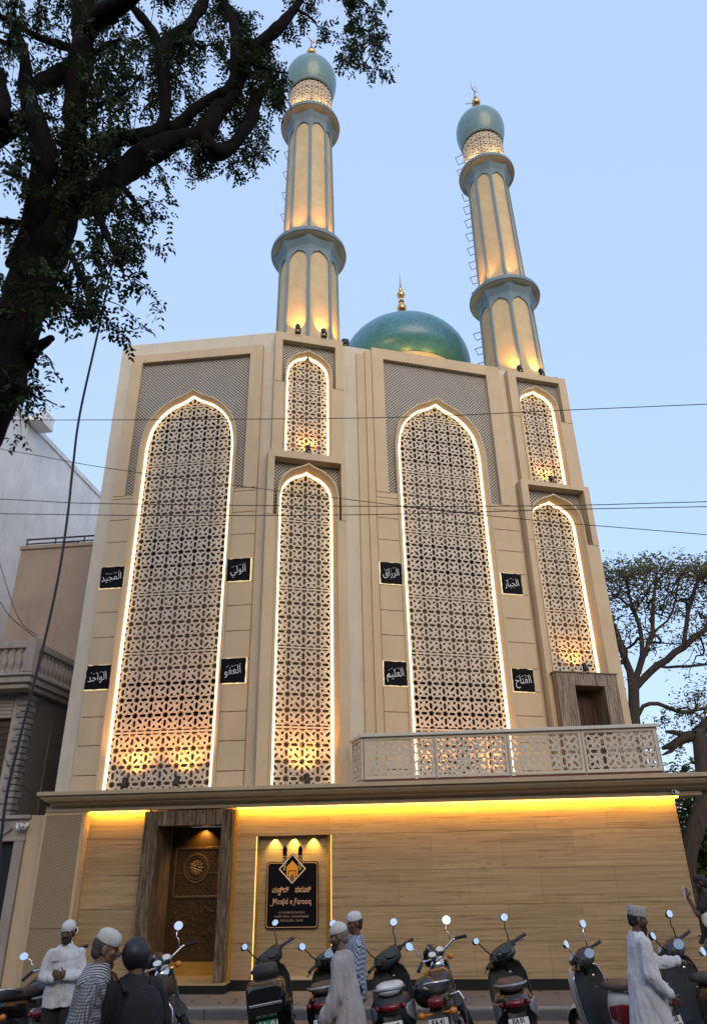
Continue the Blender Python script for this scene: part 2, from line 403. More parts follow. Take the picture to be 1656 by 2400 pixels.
# frieze, cornice, terrace
mp(MB().box(-7.58, 4.62, FR, 14.27, 3.085, 3.19).box(-7.58, 5.25, 14.27, 14.6, 3.10, 3.19), 'frieze', M['cornice'])
prof = [(0, 3.17), (.07, 3.172), (.075, 3.19), (.13, 3.20), (.15, 3.215), (.15, 3.235), (.19, 3.242), (.24, 3.262), (.285, 3.31), (.30, 3.345), (.30, 3.36), (.35, 3.362), (.35, 3.425), (.33, 3.432)]
rings = []
for o, z in prof:
    xl, yf = -7.28-o, FR-o
    rings.append([(xl, yf, z), (5.2+o, yf, z), (5.2+o, 14.75, z), (xl, 14.75, z)])
mp(MB().loft(rings), 'cornice', M['cornice'])
mp(MB().box(-7.6, 5.2, 14.3, 22.5, 3.2, 3.40), 'terrace_slab', M['beige'])
for x0, x1 in ((-6.74, -5.6), (-3.84, 4.26)):
    o = mp(MB().box(x0, x1, 14.272, 14.282, 3.062, 3.085), 'light_strip', M['ledgold'])
    l = lamp('cove_lamp', 'AREA', Vector(((x0+x1)/2, 14.285, 3.10))-MO, None, 22*(x1-x0), (1, .49, .05), x1-x0, parent=mosque, sy=.035)
    l.rotation_euler = (R(22), 0, 0)
mp(MB().box(4.235, 4.255, 14.27, 15.6, 3.055, 3.095), 'light_strip', M['ledgold'])
# --- main door
for x0, x1, z0, z1 in ((-5.57, -5.30, .306, 2.79), (-4.07, -3.86, .306, 2.79), (-5.57, -3.86, 2.79, 3.055)):
    mp(MB().box(x0, x1, 14.10, 14.95, z0+.001, z1), 'marble_surround', M['marble'], bevel=.008)
mp(MB().box(-3.858, -3.835, 14.2, 14.38, .31, 3.05), 'brass_edge', M['brass'])
mp(MB().box(-5.60, -3.83, 14.04, 15.2, .15, .275), 'threshold_step', M['plinth'])
mp(MB().box(-5.60, -3.83, 14.02, 15.2, .277, .305), 'threshold_slab', M['travertine'])
door = mp(MB().box(-5.30, -4.07, 14.96, 15.03, .30, 2.79), 'main_door', M['bronze'])
dl = Vector((0, 0, 0))
def ds(mb, name, m, **k): return mb.build(name, m, door, loc=(-.075, 0, -.065), **k)
ds(MB().prism([(-5.13, 1.62), (-4.22, 1.62), (-4.22, 2.50), (-5.13, 2.50)], 14.925, 14.965, [[(-5.09, 1.66), (-4.26, 1.66), (-4.26, 2.46), (-5.09, 2.46)]]), 'panel_frame', M['bronzehi'], bevel=.005)
ds(MB().box(-5.09, -4.26, 14.95, 14.962, 1.66, 2.46), 'relief_panel', M['bronze'])
b = MB()
ca = (-4.685, 2.13)
for i in range(16):                                   # woven relief around the medallion
    for k in range(15):
        x = -5.05+i*.05; z = 1.70+k*.05
        if (x-ca[0])**2+(z-ca[1])**2 < .27**2 or (abs(z-2.05) < .05) or (z < 2.02 and (x < -4.98 or x > -4.38)): continue
        s = 1 if (i+k) % 2 else -1
        b.prism([(x-.022, z-.008-.016*s), (x-.012, z-.018-.010*s), (x+.022, z+.008+.016*s), (x+.012, z+.018+.010*s)], 14.935, 14.952)
ds(b, 'woven_relief', M['bronzehi'])
def circ(r, n=40, c=ca): return [(c[0]+r*math.cos(2*PI*i/n), c[1]+r*math.sin(2*PI*i/n)) for i in range(n)]
b = MB(); b.prism(circ(.255), 14.915, 14.955, [circ(.225)]); b.prism(circ(.20), 14.928, 14.955, [circ(.185)])
for i in range(12):
    a = i*PI/6; b.ell((ca[0]+.10*math.cos(a), 14.94, ca[1]+.10*math.sin(a)), (.028, .012, .05), 8, 5, Euler((0, -a+PI/2, 0)))
for i in range(6):
    a = i*PI/3+.2; b.ell((ca[0]+.045*math.cos(a), 14.935, ca[1]+.045*math.sin(a)), (.018, .014, .035), 8, 5, Euler((0, -a+PI/2, 0)))
ds(b, 'medallion', M['bronzehi'], smooth=False)
ds(MB().box(-5.09, -4.90, 14.93, 14.955, 2.035, 2.06).box(-4.45, -4.26, 14.93, 14.955, 2.035, 2.06), 'relief_bar', M['bronzehi'])
b = MB()
for i in range(60):
    x = rnd.uniform(-5.1, -4.3); z = rnd.uniform(.75, 1.55); b.ell((x, 14.957, z), (rnd.uniform(.02, .05), .006, rnd.uniform(.03, .06)), 7, 4, Euler((0, rnd.uniform(0, 3), 0)))
tag(ds(b, 'hammered_panel', M['bronze']), kind='stuff')
ds(MB().box(-5.14, -4.22, 14.93, 14.955, .36, .585), 'kick_plate', M['brass'])
lamp('door_downlight', 'SPOT', Vector((-4.62, 14.86, 2.77))-MO, Vector((-4.66, 14.98, 2.2))-MO, 20, (1, .55, .12), .01, 120, .8, mosque)
lamp('door_downlight', 'SPOT', Vector((-4.66, 14.60, 2.77))-MO, Vector((-4.66, 14.98, .4))-MO, 13, (1, .6, .2), .05, 80, 1, mosque)

# --- pierced lattice
PER = .3255
def lat_cell():
    c8 = lambda cx, cy, sx, sy: [(cx+sx*a, cy+sy*bb) for a, bb in ((.145, 0), (.238, .099), (.104, .104), (.099, .238), (0, .145))]
    s1 = c8(0, 0, 1, 1); s2 = c8(1, 0, -1, 1)[::-1]; s3 = c8(1, 1, -1, -1); s4 = c8(0, 1, 1, -1)[::-1]
    hx = [(.262, 0), (.345, .098), (.655, .098), (.738, 0)]
    outer = s1[::-1]
    outer += hx + s2[::-1]
    outer += [(1-y, x) for x, y in hx] + s3[::-1]
    outer += [(1-x, 1-y) for x, y in hx] + s4[::-1]
    outer += [(y, 1-x) for x, y in hx]
    def hexa(cx, cy, ang, L, W):
        p = [(-L, 0), (-L+W*1.1, W), (L-W*1.1, W), (L, 0), (L-W*1.1, -W), (-L+W*1.1, -W)]
        ca, sa = math.cos(ang), math.sin(ang); return [(cx+x*ca-y*sa, cy+x*sa+y*ca) for x, y in p]
    holes = [hexa(.345, .345, PI/4, .225, .092), hexa(.735, .295, 3*PI/4, .140, .092), hexa(.295, .735, 3*PI/4, .140, .092), hexa(.70, .70, PI/4, .130, .092)]
    def tri(x, y, r, a): return [(x+r*math.cos(a+i*2*PI/3), y+r*math.sin(a+i*2*PI/3)) for i in range(3)]
    holes += [tri(.53, .165, .055, PI/2), tri(.165, .53, .055, 0), tri(.80, .51, .055, PI), tri(.51, .80, .055, -PI/2)]
    return outer, holes
LC = lat_cell()
def lat_mesh(nx, ny, phx=0, phy=0, per=PER, th=.03, bar=.020, name='lattice_panel', fn=None, m=None):
    """one pierced panel, nx by ny cells, origin bottom left"""
    mb = MB(); o, hs = LC
    for i in range(nx):
        for j in range(ny):
            fx = (i+phx) % 2; fy = (j+phy) % 2
            T = lambda p: ((i+(1-p[0] if fx else p[0]))*per, bar+(j+(1-p[1] if fy else p[1]))*per)
            mb.prism([T(p) for p in o], 0, th, [[T(p) for p in h] for h in hs])
    W = nx*per; H = ny*per+2*bar
    mb.box(0, W, -.004, th+.002, 0, bar-.002); mb.box(0, W, -.004, th+.002, H-bar+.002, H-.004)
    if fn: mb.v = [fn(p) for p in mb.v]
    return mb.mesh(name, m or M['lattice'])
_lat = {}
def lat(nx, ny, phx=0, phy=0):
    k = (nx, ny, phx, phy)
    if k not in _lat: _lat[k] = lat_mesh(nx, ny, phx, phy)
    return _lat[k]
# --- arched bays
AT = [(1, 0), (.992, .26), (.91, .52), (.745, .693), (.49, .835), (.20, .92), (0, 1)]
def arch(w, zs, za, n=4):
    P = [(1, -.25)] + AT + [(-.2, 1.08)]; out = []
    for i in range(1, len(P)-2):
        p0, p1, p2, p3 = P[i-1:i+3]
        for k in range(n):
            t = k/n
            f = lambda a, b_, c, d: .5*((2*b_)+(-a+c)*t+(2*a-5*b_+4*c-d)*t*t+(-a+3*b_-3*c+d)*t**3)
            out.append((max(0.001, f(p0[0], p1[0], p2[0], p3[0])), f(p0[1], p1[1], p2[1], p3[1])))
    L = [(-w*x, zs+(za-zs)*z) for x, z in out] + [(0, za)]
    return L + [(-x, z) for x, z in L[-2::-1]]
FACETS = {'L': (Vector((-7.65, 14.48, 0)), 0.0), 'R': (Vector((-3.5, 14.48, 0)), R(21.5))}
def fpos(f, s, z, off=0.0):
    P, a = FACETS[f]
    return Vector((P.x+s*math.cos(a)+off*math.sin(a), P.y+s*math.sin(a)-off*math.cos(a), z))
def bay(f, cx, w, zb, zs, za, ol, orr, ot, gl, gr, gt, gb, fo, rows, zrow0, clad, win=(), rt=.12, phx=0, name='arched_bay', nx=None):
    base = fpos(f, cx, zb); e = empty(name, base-MO, FACETS[f][1], mosque)
    dz = lambda pts: [(x, z-zb) for x, z in pts]
    ol -= cx; orr -= cx; gl -= cx; gr -= cx
    inn = arch(w, zs, za); out = arch(w+rt, zs, za+rt*1.1); ins = arch(w-.036, zs, za-.040)
    bd = lambda mb, nm, m, **k: mb.build(nm, m, e, **k)
    # rim
    mid = arch(w+rt-.035, zs, za+(rt-.035)*1.1)
    cur = lambda cv, ww, y: [(x, y, z-zb) for x, z in [(-ww, zb)]+cv+[(ww, zb)]]
    bd(MB().loft([cur(out, w+rt, .10), cur(out, w+rt, -fo-.015), cur(mid, w+rt-.035, -fo-.015), cur(inn, w, -.03), cur(inn, w, .10)], cap=False, closed=False), 'arch_rim', M['beige'])
    bd(MB().prism(dz([(-w-.001, zb)]+inn+[(w+.001, zb), (w-.036, zb)]+ins[::-1]+[(-w+.036, zb)]), -.045, .02), 'light_strip', M['led'])
    # spandrel sheet behind a Π frame
    o2 = [p for p in out if p[1] > gb+.01]; 
    bd(MB().prism(dz([(gl, gb), (gl, gt), (gr, gt), (gr, gb), (w+rt-.002, gb)]+[(x, z) for x, z in o2[::-1]]+[(-w-rt+.002, gb)]), -.035, -.008), 'spandrel_sheet', M['grid'])
    bd(MB().prism(dz([(ol, gb), (ol, ot), (orr, ot), (orr, gb), (gr, gb), (gr, gt), (gl, gt), (gl, gb)]), -fo, .02), 'spandrel_frame', M['beige'], bevel=.006)
    # cladding panels beside the arch
    for a, c in zip(clad, clad[1:]):
        for x0, x1 in ((ol, -w-rt-.002), (w+rt+.002, orr)):
            g = .007 if len(clad) > 2 else 0
            bd(MB().box(x0, x1, -fo+.012, .01, a+g-zb, c-g-zb), 'cladding_panel', M['beige'], bevel=.004 if g else 0)
    # lattice panels
    z = zrow0; nx = nx or int(math.ceil(2*(w+.12)/PER)); nx += nx % 2
    sc_ = bd(MB().box(-nx*PER/2, nx*PER/2, .085, .09, -.02, -.01), 'lattice_screen', M['lattice'])
    for i, n in enumerate(rows):
        link('lattice_panel', lat(nx, n, phx, i % 2), sc_, (-nx*PER/2, .07, z-zb)); z += n*PER+.040-.004
    # wall and windows behind the screen
    bd(MB().box(-w-.15, w+.15, .31, .36, -.1, za-zb+.1), 'back_wall', M['back'])
    for a, c in win:
        k = int(round(2*w/.75))
        for i in range(k):
            x0 = -w+2*w*i/k
            bd(MB().box(x0+.03, x0+2*w/k-.03, .295, .309, a-zb, c-zb), 'window_pane', M['glass'])
    return e
cladL = [3.2, 3.76, 4.33, 4.90, 5.46, 5.98, 6.585, 7.15, 7.70, 8.22, 8.837, 9.40, 9.95, 10.03]
ROWS = [4, 5, 4, 5, 5, 5, 3]
WIN = ((4.7, 5.72), (8.2, 9.2), (11.45, 12.6))
bayL = bay('L', 2.12, 1.10, 3.3, 10.95, 12.84, .39, 3.885, 14.21, .68, 3.56, 13.95, 10.03, .15, ROWS, 3.245, cladL, WIN, .12)
cladR = [3.2, 3.80, 4.38, 4.95, 5.49, 6.01, 6.62, 7.195, 7.80, 8.33, 8.93, 9.5, 10.05, 10.2]
bayR = bay('R', 4.385, 1.125, 3.3, 11.15, 13.10, 2.60, 6.335, 14.59, 2.92, 5.93, 14.25, 10.2, .15, ROWS, 3.30, cladR, WIN, .125)
bayM1 = bay('R', .885, .63, 3.3, 9.60, 10.56, -.09, 1.79, 10.95, .07, 1.68, 10.76, 9.24, .30, [4, 5, 4, 5, 4], 3.28, [3.2, 9.24], (), .10, phx=1, name='narrow_bay')
bayM2 = bay('R', .885, .545, 10.99, 13.2, 14.04, 0.0, 1.795, 14.58, .19, 1.585, 14.34, 13.01, .2, [6, 4], 11.0, [10.955, 13.01], (), .07, phx=1, name='upper_narrow_bay')
bayN1 = bay('R', 7.36, .645, 5.9, 9.62, 10.50, 6.46, 8.45, 10.93, 6.66, 8.28, 10.80, 9.24, .30, [5, 5, 4, 1], 5.87, [3.2, 9.24], (), .10, phx=1, name='narrow_bay')
bayN2 = bay('R', 7.41, .545, 10.98, 13.2, 14.02, 6.57, 8.40, 14.51, 6.82, 8.165, 14.31, 12.98, .2, [6, 4], 10.99, [10.935, 12.98], (), .07, phx=1, name='upper_narrow_bay')
# base walls behind the bays
def wallpoly(f, s0, s1, z0, z1, holes, th=.3):
    e = fpos(f, 0, 0) - MO
    hs = [[(a, c), (b_, c), (b_, d), (a, d)] for a, b_, c, d in holes]
    mb = MB().prism([(s0, z0), (s1, z0), (s1, z1), (s0, z1)], 0, th, hs)
    return mb.build('upper_wall', M['plaster'], mosque, loc=e, rz=FACETS[f][1], bevel=.012)
wallpoly('L', 0, 4.16, 3.2, 14.70, [(.82, 3.42, 3.25, 12.9)])
wallpoly('R', 0.02, 8.44, 3.2, 14.62, [(3.05, 5.72, 3.25, 13.15), (.2, 1.57, 3.25, 10.6), (.24, 1.53, 10.95, 14.08), (6.64, 8.08, 5.85, 10.55), (6.79, 8.03, 10.95, 14.06)])
fo = fpos('R', 0, 0)-MO
for s0, s1, off, zt in ((2.20, 2.42, .06, 14.39), (2.42, 2.598, .11, 14.49)):
    MB().box(s0, s1, -off, .01, 3.2, zt).build('stepped_pilaster', M['beige'], mosque, loc=fo, rz=R(21.5), bevel=.006)
# side and rear walls, roof
p = [fpos('L', .02, 0, -.31), fpos('L', 4.12, 0, -.31), fpos('R', 8.42, 0, -.31)]
q = [(v.x, v.y) for v in p] + [(4.05, 24.5), (-7.63, 24.5)]
mp(MB().prism(q, 13.75, 13.95, ax='xy'), 'roof_slab', M['plaster'])
pr = q[2:] + [q[0]]
b = MB()
for (x0, y0), (x1, y1) in zip(pr, pr[1:]):
    d = Vector((x1-x0, y1-y0)).normalized(); nrm = Vector((-d.y, d.x))*.2
    b.prism([(x0, y0), (x1, y1), (x1+nrm.x, y1+nrm.y), (x0+nrm.x, y0+nrm.y)], 3.2, 14.6, ax='xy')
mp(b, 'rear_wall', M['plaster'])
# upper door with striped marble surround
e = empty('balcony_door', fpos('R', 7.36, 3.42)-MO, R(21.5), mosque)
for x0, x1, z0, z1 in ((-.80, -.36, 0, 2.18), (.40, .76, 0, 2.18), (-.80, .76, 2.18, 2.46)):
    MB().box(x0, x1, -.50, .05, z0, z1).build('marble_surround', M['marble2'], e, bevel=.006)
MB().box(-.83, .79, -.53, .0, 2.462, 2.485).build('marble_surround', M['marble2'], e)
MB().box(-.36, .40, .0, .05, 0, 2.18).build('door_leaf', M['maroon'], e)
for x0 in (-.30, .05):
    MB().box(x0, x0+.28, -.02, .0, .15, 1.0).box(x0, x0+.28, -.02, .0, 1.1, 2.0).build('door_panel', M['maroon'], e, bevel=.01)
# balcony
BY = 13.95
bal = empty('balcony', Vector((1.33, BY, 3.43))-MO, 0, mosque)
bx = [-1.36, -.03, 1.31, 2.66, 4.0]
b0 = Vector((1.33, BY, 3.43))
def bb(mb, nm, m, **k): return mb.build(nm, m, bal, loc=-b0, **k)
for i in range(4):
    x0, x1 = bx[i]+.012, bx[i+1]-.012
    fr = bb(MB().prism([(x0, 3.49), (x1, 3.49), (x1, 4.24), (x0, 4.24)], BY, BY+.045, [[(x0+.045, 3.545), (x1-.045, 3.545), (x1-.045, 4.185), (x0+.045, 4.185)]]), 'panel_frame', M['lattice'])
    me = lat_mesh(4, 2, i % 2, 0, .3135, .022, .008)
    o = link('lattice_panel', me, fr, (x0+.035, BY+.012, 3.535))
dr = Vector((-math.sin(R(21.5)), math.cos(R(21.5)), 0))
def side(xe, L, nx, nm):
    a = math.atan2(dr.y, dr.x)
    fr = MB().prism([(0, 3.49), (L, 3.49), (L, 4.24), (0, 4.24)], 0, .045, [[(.045, 3.545), (L-.045, 3.545), (L-.045, 4.185), (.045, 4.185)]]).build(nm, M['lattice'], bal, loc=Vector((xe, BY+.02, 0))-b0, rz=a)
    link('lattice_panel', lat_mesh(nx, 2, 0, 0, .3135, .022, .008), fr, (.03, .012, 3.535))
side(-1.36, .72, 2, 'panel_frame'); side(4.0, 1.9, 5, 'panel_frame')
e1 = Vector((-1.36, BY, 0))+dr*.75; e2 = Vector((4.0, BY, 0))+dr*1.9
out = [(-1.42, BY-.05), (4.06, BY-.05), (e2.x+.08, e2.y), (e2.x-.10, e2.y), (3.90, BY+.10), (-1.28, BY+.10), (e1.x+.09, e1.y), (e1.x-.09, e1.y)]
bb(MB().prism(out, 4.242, 4.30, ax='xy'), 'handrail', mat('rail_cap', (.58,.54,.48), .5, .05, 3, 0), bevel=.008)
for x in bx:
    bb(MB().box(x-.011, x+.011, BY+.01, BY+.05, 3.44, 4.24), 'post', M['steel'])
bb(MB().box(-1.4, 4.05, BY+.02, BY+.3, 3.43, 3.485), 'balcony_kerb', mat('red_oxide_floor', (.16,.06,.045), .8, .2, 8, .2, 60))
# main dome
DC = Vector((-.19, 19.75, 0))
dm = empty('dome', Vector((DC.x, DC.y, 13.95))-MO, 0, mosque)
def lathe_uv(prof, n, name, m, parent, sharp=None):
    mb = MB().lathe(prof, n); o = mb.build(name, m, parent, smooth=True)
    uvl = o.data.uv_layers.new(name='UVMap'); k = len(prof)-1
    for p in o.data.polygons:
        js = [o.data.loops[l].vertex_index % n for l in p.loop_indices]; wrap = max(js)-min(js) > n/2
        for l in p.loop_indices:
            vi = o.data.loops[l].vertex_index; j = vi % n; i = vi//n
            if wrap and j == 0: j = n
            uvl.data[l].uv = (j/n, i/k)
    return o
z0 = 13.95
def domeprof(Rm, zc, rb, zb, zt, k=20):
    out = []
    a0 = -math.acos(rb/Rm)
    for i in range(k+1):
        a = a0+(PI/2-a0)*i/k
        r = Rm*math.cos(a); z = zc+(math.sin(a)*(zt-zc) if a > 0 else math.sin(a)/math.sin(-a0)*(zc-zb))
        out.append((max(r, .005), z))
    return out
MB().lathe([(1.68, 0), (1.68, 2.40), (1.78, 2.42), (1.80, 2.52), (1.66, 2.58)], 48, cap=True).build('drum', M['cream'], dm, auto=40)
lathe_uv(domeprof(2.2, 17.05-z0, 1.72, 16.45-z0, 18.85-z0), 64, 'dome_shell', M['tile'], dm)
def finial(parent, z, s, crescent=False):
    P = [(.02, -.1), (.10, 0), (.07, .05), (.05, .09), (.13, .14), (.165, .24), (.13, .34), (.05, .40), (.035, .46), (.06, .50), (.10, .52), (.06, .545), (.04, .60), (.05, .66)]
    if not crescent: P += [(.12, .74), (.145, .82), (.11, .90), (.06, .95), (.045, 1.02), (.07, 1.06), (.05, 1.1), (.03, 1.3), (.006, 1.75)]
    else: P = [(.02, -.1), (.09, 0), (.06, .06), (.13, .10), (.155, .19), (.12, .28), (.045, .33), (.035, .38), (.07, .41), (.03, .45), (.02, .75), (.006, .80)]
    b = MB().lathe([(r*s, zz*s) for r, zz in P], 16)
    o = b.build('finial', M['gold'], parent, loc=(0, 0, z), auto=60)
    if crescent:
        b = MB(); k = 18; pts = []; rr = []
        for i in range(k+1):
            a = R(115)+R(310)*i/k
            pts.append((.16*s*math.cos(a), 0, (.98+.17*math.sin(a))*s)); rr.append(.006+.016*math.sin(PI*i/k))
        b.tube(pts, rr, 8); b.build('crescent', M['gold'], o, rz=R(50))
    return o
MB().lathe([(.16, -.8), (.08, -.5), (.06, .0)], 16, (0, 0, 19.55-z0)).build('finial_neck', M['gold'], dm, smooth=True)
finial(dm, 19.55-z0, 1.08)
for x, y, z in ((-1.55, -1.5, 1.1), (1.55, -1.75, 1.25), (.2, -2.3, .9)):
    lamp('dome_uplight', 'SPOT', Vector((DC.x+x, DC.y+y, 14.6)) - MO, Vector((DC.x+x*.7, DC.y+y*.7, 17.2))-MO, 60, (1, .66, .14), .02, 75, .8, mosque)

# ================================================================ MINARETS
def minaret(c, dz, label, rot):
    t = tag(empty('minaret', (c.x, c.y, 13.95), 0), label, 'minaret', 'minarets on the mosque roof')
    z0 = 13.95
    o8 = lambda r, zz: [(r*math.cos(rot+i*PI/4), r*math.sin(rot+i*PI/4), zz-z0) for i in range(8)]
    def shaft(ra, rb, za, zb):
        s = empty('shaft', (0, 0, za-z0), 0, t)
        b = MB().loft([[(x, y, z-za+z0) for x, y, z in o8(ra-.05, za)], [(x, y, z-za+z0) for x, y, z in o8(rb-.05, zb)]])
        b.build('core', M['cream'], s)
        H = zb-za; k = rb/ra
        for i in range(8):
            a0, a1 = rot+i*PI/4, rot+(i+1)*PI/4
            p0 = Vector((ra*math.cos(a0), ra*math.sin(a0), 0)); p1 = Vector((ra*math.cos(a1), ra*math.sin(a1), 0))
            mid = (p0+p1)/2; u = (p1-p0).normalized(); W = (p1-p0).length/2; n = Vector((mid.x, mid.y, 0)).normalized()
            rib = .055; ar = arch(W-rib, H-.15-1.35*W, H-.06, 3)
            poly = [(-W, 0), (-W+rib, 0)] + ar + [(W-rib, 0), (W, 0), (W, H), (-W, H)]
            def fn(p, mid=mid, u=u, n=n):
                kk = 1+(k-1)*max(0, min(1, p[2]/H)); q = (mid+u*p[0])*kk - n*p[1]; return (q.x, q.y, p[2])
            b = MB().prism(poly, 0, .06); b.v = [fn(p) for p in b.v]
            b.build('arch_frame', M['bluegrey'], s)
        return s
    def ring(r, zz, rin, nm='gallery_ring'):
        g = MB().lathe([(rin-.08, -.17), (rin+.10, -.165), (r-.05, -.10), (r-.02, -.075)], 48).build(nm, M['ringpaint'], t, loc=(0, 0, zz-z0), auto=50)
        MB().lathe([(r-.02, -.07), (r, -.06), (r+.012, 0), (r, .07), (r-.05, .085), (rin-.2, .085)], 48).build('ring_edge', M['bluegrey'], g, auto=50)
        # blue octagonal collar under the ring
        return g
    shaft(.92, .875, 13.95, 18.06+dz)
    ring(1.12, 18.48+dz, .87)
    MB().loft([o8(.872, 17.98+dz), o8(.90, 18.10+dz), o8(.98, 18.24+dz), o8(1.03, 18.34+dz)]).build('collar', M['bluegrey'], t)
    shaft(.80, .72, 18.5+dz, 23.86+dz)
    MB().loft([o8(.717, 23.78+dz), o8(.745, 23.90+dz), o8(.82, 24.04+dz), o8(.87, 24.14+dz)]).build('collar', M['bluegrey'], t)
    ring(.98, 24.28+dz, .72)
    # pierced drum
    dr_ = MB().lathe([(.66, 24.30+dz-z0), (.66, 26.1+dz-z0)], 40).build('drum', M['cream'], t, smooth=True)
    per = 2*PI*.73/14
    def fn(p): a = p[0]/.73; r = .73-p[1]; return (r*math.cos(a), r*math.sin(a), p[2]+24.42+dz-z0)
    link('drum_lattice', lat_mesh(14, 4, 0, 0, per, .03, .06, 'drum_lattice', fn), dr_)
    lathe_uv(domeprof(.89, 26.72+dz-z0, .72, 25.98+dz-z0, 27.66+dz-z0, 18), 48, 'dome_shell', M['tile_small'], t)
    MB().lathe([(.70, 25.9+dz-z0), (.76, 25.93+dz-z0), (.775, 26.0+dz-z0), (.70, 26.05+dz-z0)], 40).build('dome_collar', M['bluegrey'], t, smooth=True)
    MB().lathe([(.10, -.75), (.05, -.5), (.035, .0)], 12, (0, 0, 28.22+dz-z0)).build('finial_neck', M['gold'], t, smooth=True)
    finial(t, 28.22+dz-z0, 1.15, True)
    # gallery lamps
    cdir = Vector((-c.x, -c.y, 0)).normalized(); rt_ = Vector((-cdir.y, cdir.x, 0))
    for k, dd in ((.5, 1), (-.5, 1), (1.15, .5), (-1.15, .5)):
        d = (cdir*dd+rt_*k).normalized()
        lamp('gallery_uplight', 'SPOT', d*1.02+Vector((0, 0, 18.62+dz-z0)), d*.72+Vector((0, 0, 21+dz-z0)), 58, (1, .42, .08), .012, 66, .9, t)
        lamp('drum_uplight', 'SPOT', d*.93+Vector((0, 0, 24.40+dz-z0)), d*.74+Vector((0, 0, 25.9+dz-z0)), 14, (1, .66, .28), .012, 120, .9, t)
    return t
# ladder rungs are a part of each tower; shafts stand with a rib towards the street
ROT = R(-90)
CL = fpos('R', 1.05, 0, -.85); CR = fpos('R', 7.57, 0, -1.05)
minL = minaret(CL, 0.0, 'taller looking minaret rising over the middle narrow arch, beside the tree', math.atan2(-CL.y, -CL.x))
minR = minaret(CR, -.12, 'minaret at the right end of the roof with ladder loops down its left side', math.atan2(-CR.y, -CR.x)+R(12))
def rungs(t, c, z0, z1, r0, r1, n, ang):
    for i in range(n):
        z = z0+(z1-z0)*i/(n-1); r = r0+(r1-r0)*i/(n-1)
        d = Vector((math.cos(ang), math.sin(ang), 0)); s = Vector((-d.y, d.x, 0))
        p = [d*(r-.12)-s*.17, d*(r+.22)-s*.17, d*(r+.22)+s*.17, d*(r-.12)+s*.17]
        MB().tube([(v.x, v.y, z-13.95) for v in p], .014, 6).build('ladder_rung', M['bronzehi'], t)
a = math.atan2(-CR.y, -CR.x)-R(100)
rungs(minR, CR, 14.9, 17.3, .90, .88, 5, a); rungs(minR, CR, 19.0, 23.6, .78, .71, 8, a); rungs(minR, CR, 24.9, 25.6, .78, .78, 2, a)
a = math.atan2(-CL.y, -CL.x)-R(108)
rungs(minL, CL, 19.4, 23.2, .68, .62, 5, a)
MB().box(-.5, -.2, -.72, -.70, 27.30-13.95, 27.33-13.95).build('lightning_clamp', M['steel'], minR)

# ================================================================ FLOODLIGHTS, PLAQUES, SIGNBOARD
def floodlight(loc, label, group, target, energy, col=(1, .55, .14), spot=60, s=1.0):
    t = tag(empty('floodlight', loc), label, 'floodlight', group)
    d = (Vector(target)-Vector(loc)); rz = math.atan2(d.y, d.x)-PI/2
    t.rotation_euler.z = rz
    MB().box(-.05*s, .05*s, -.03*s, .03*s, 0, .02*s).box(-.055*s, -.045*s, -.01*s, .01*s, .02*s, .11*s).box(.045*s, .055*s, -.01*s, .01*s, .02*s, .11*s).build('bracket', M['black'], t)
    T = Matrix.Translation((0, 0, .11*s)) @ Matrix.Rotation(-R(25), 4, 'X')
    b = MB(); b.T = T; b.lathe([(.02*s, -.07*s), (.04*s, -.06*s), (.043*s, .05*s), (.047*s, .055*s), (.047*s, .075*s), (.038*s, .075*s)], 14, cap=False); b.build('housing', M['black'], t, auto=50)
    b = MB(); b.T = T; b.lathe([(.001, .066*s), (.039*s, .066*s)], 14); b.build('lens', M['lens'], t)
    off = d.normalized()*.12*s
    l = lamp('flood_lamp', 'SPOT', (Vector((0, .06*s, .20*s))), None, energy, col, .012, spot, 1.0, t)
    M3 = Matrix.Rotation(-rz, 3, 'Z'); ld = M3 @ d - Vector((0, .06*s, .2*s))
    l.rotation_euler = ld.to_track_quat('-Z', 'Y').to_euler()
    return t
M['lens'] = emit('flood_lens', (1, .75, .35), 4)
G = 'small black floodlights at the feet of the arches'
for f, s, z, lab, e in (('L', 1.62, 3.43, 'small black floodlight at the foot of the left big arch, left one', 16), ('L', 2.66, 3.43, 'small black floodlight at the foot of the left big arch, right one', 16),
                  ('R', .885, 3.43, 'small black floodlight at the foot of the middle narrow arch', 16), ('R', 3.75, 3.43, 'small floodlight behind the balcony railing, left one', 9), ('R', 5.05, 3.43, 'small floodlight behind the balcony railing, right one', 9)):
    p = fpos(f, s, z, .42); floodlight(p, lab, G, fpos(f, s+.02, z+1.25, -.07), e*3.6, (1, .40, .085), spot=116, s=1.25)
for s, z, off, lab in ((.885, 10.96, .24, 'small black floodlight on the ledge under the upper middle arch'), (7.41, 10.94, .24, 'small black floodlight on the ledge under the upper right arch')):
    floodlight(fpos('R', s, z, off), lab, G, fpos('R', s, z+.6, -.07), 13, (1, .44, .09), spot=115, s=1.25)
floodlight(fpos('R', 7.42, 5.91, .38), 'small black floodlight on top of the balcony door surround', G, fpos('R', 7.42, 6.7, -.07), 20, (1, .44, .09), spot=115, s=1.25)
G2 = 'floodlights at the foot of the minarets'
for cc, nm in ((CL, 'left'), (CR, 'right')):
    u = Vector((math.cos(R(21.5)), math.sin(R(21.5)), 0)); n = Vector((u.y, -u.x, 0))
    for k, a in ((-.48, 0), (.22, 1), (.86, 2)):
        p = cc+u*k+n*(1.08 if a < 2 else .8); p.z = 14.60
        tgt = cc+u*(k*.75); tgt.z = 16.5
        floodlight(p, '%s floodlight of three at the foot of the %s minaret' % (('left', 'middle', 'right')[a], nm), G2, tgt, 62, (1, .42, .07), 62, 1.5)
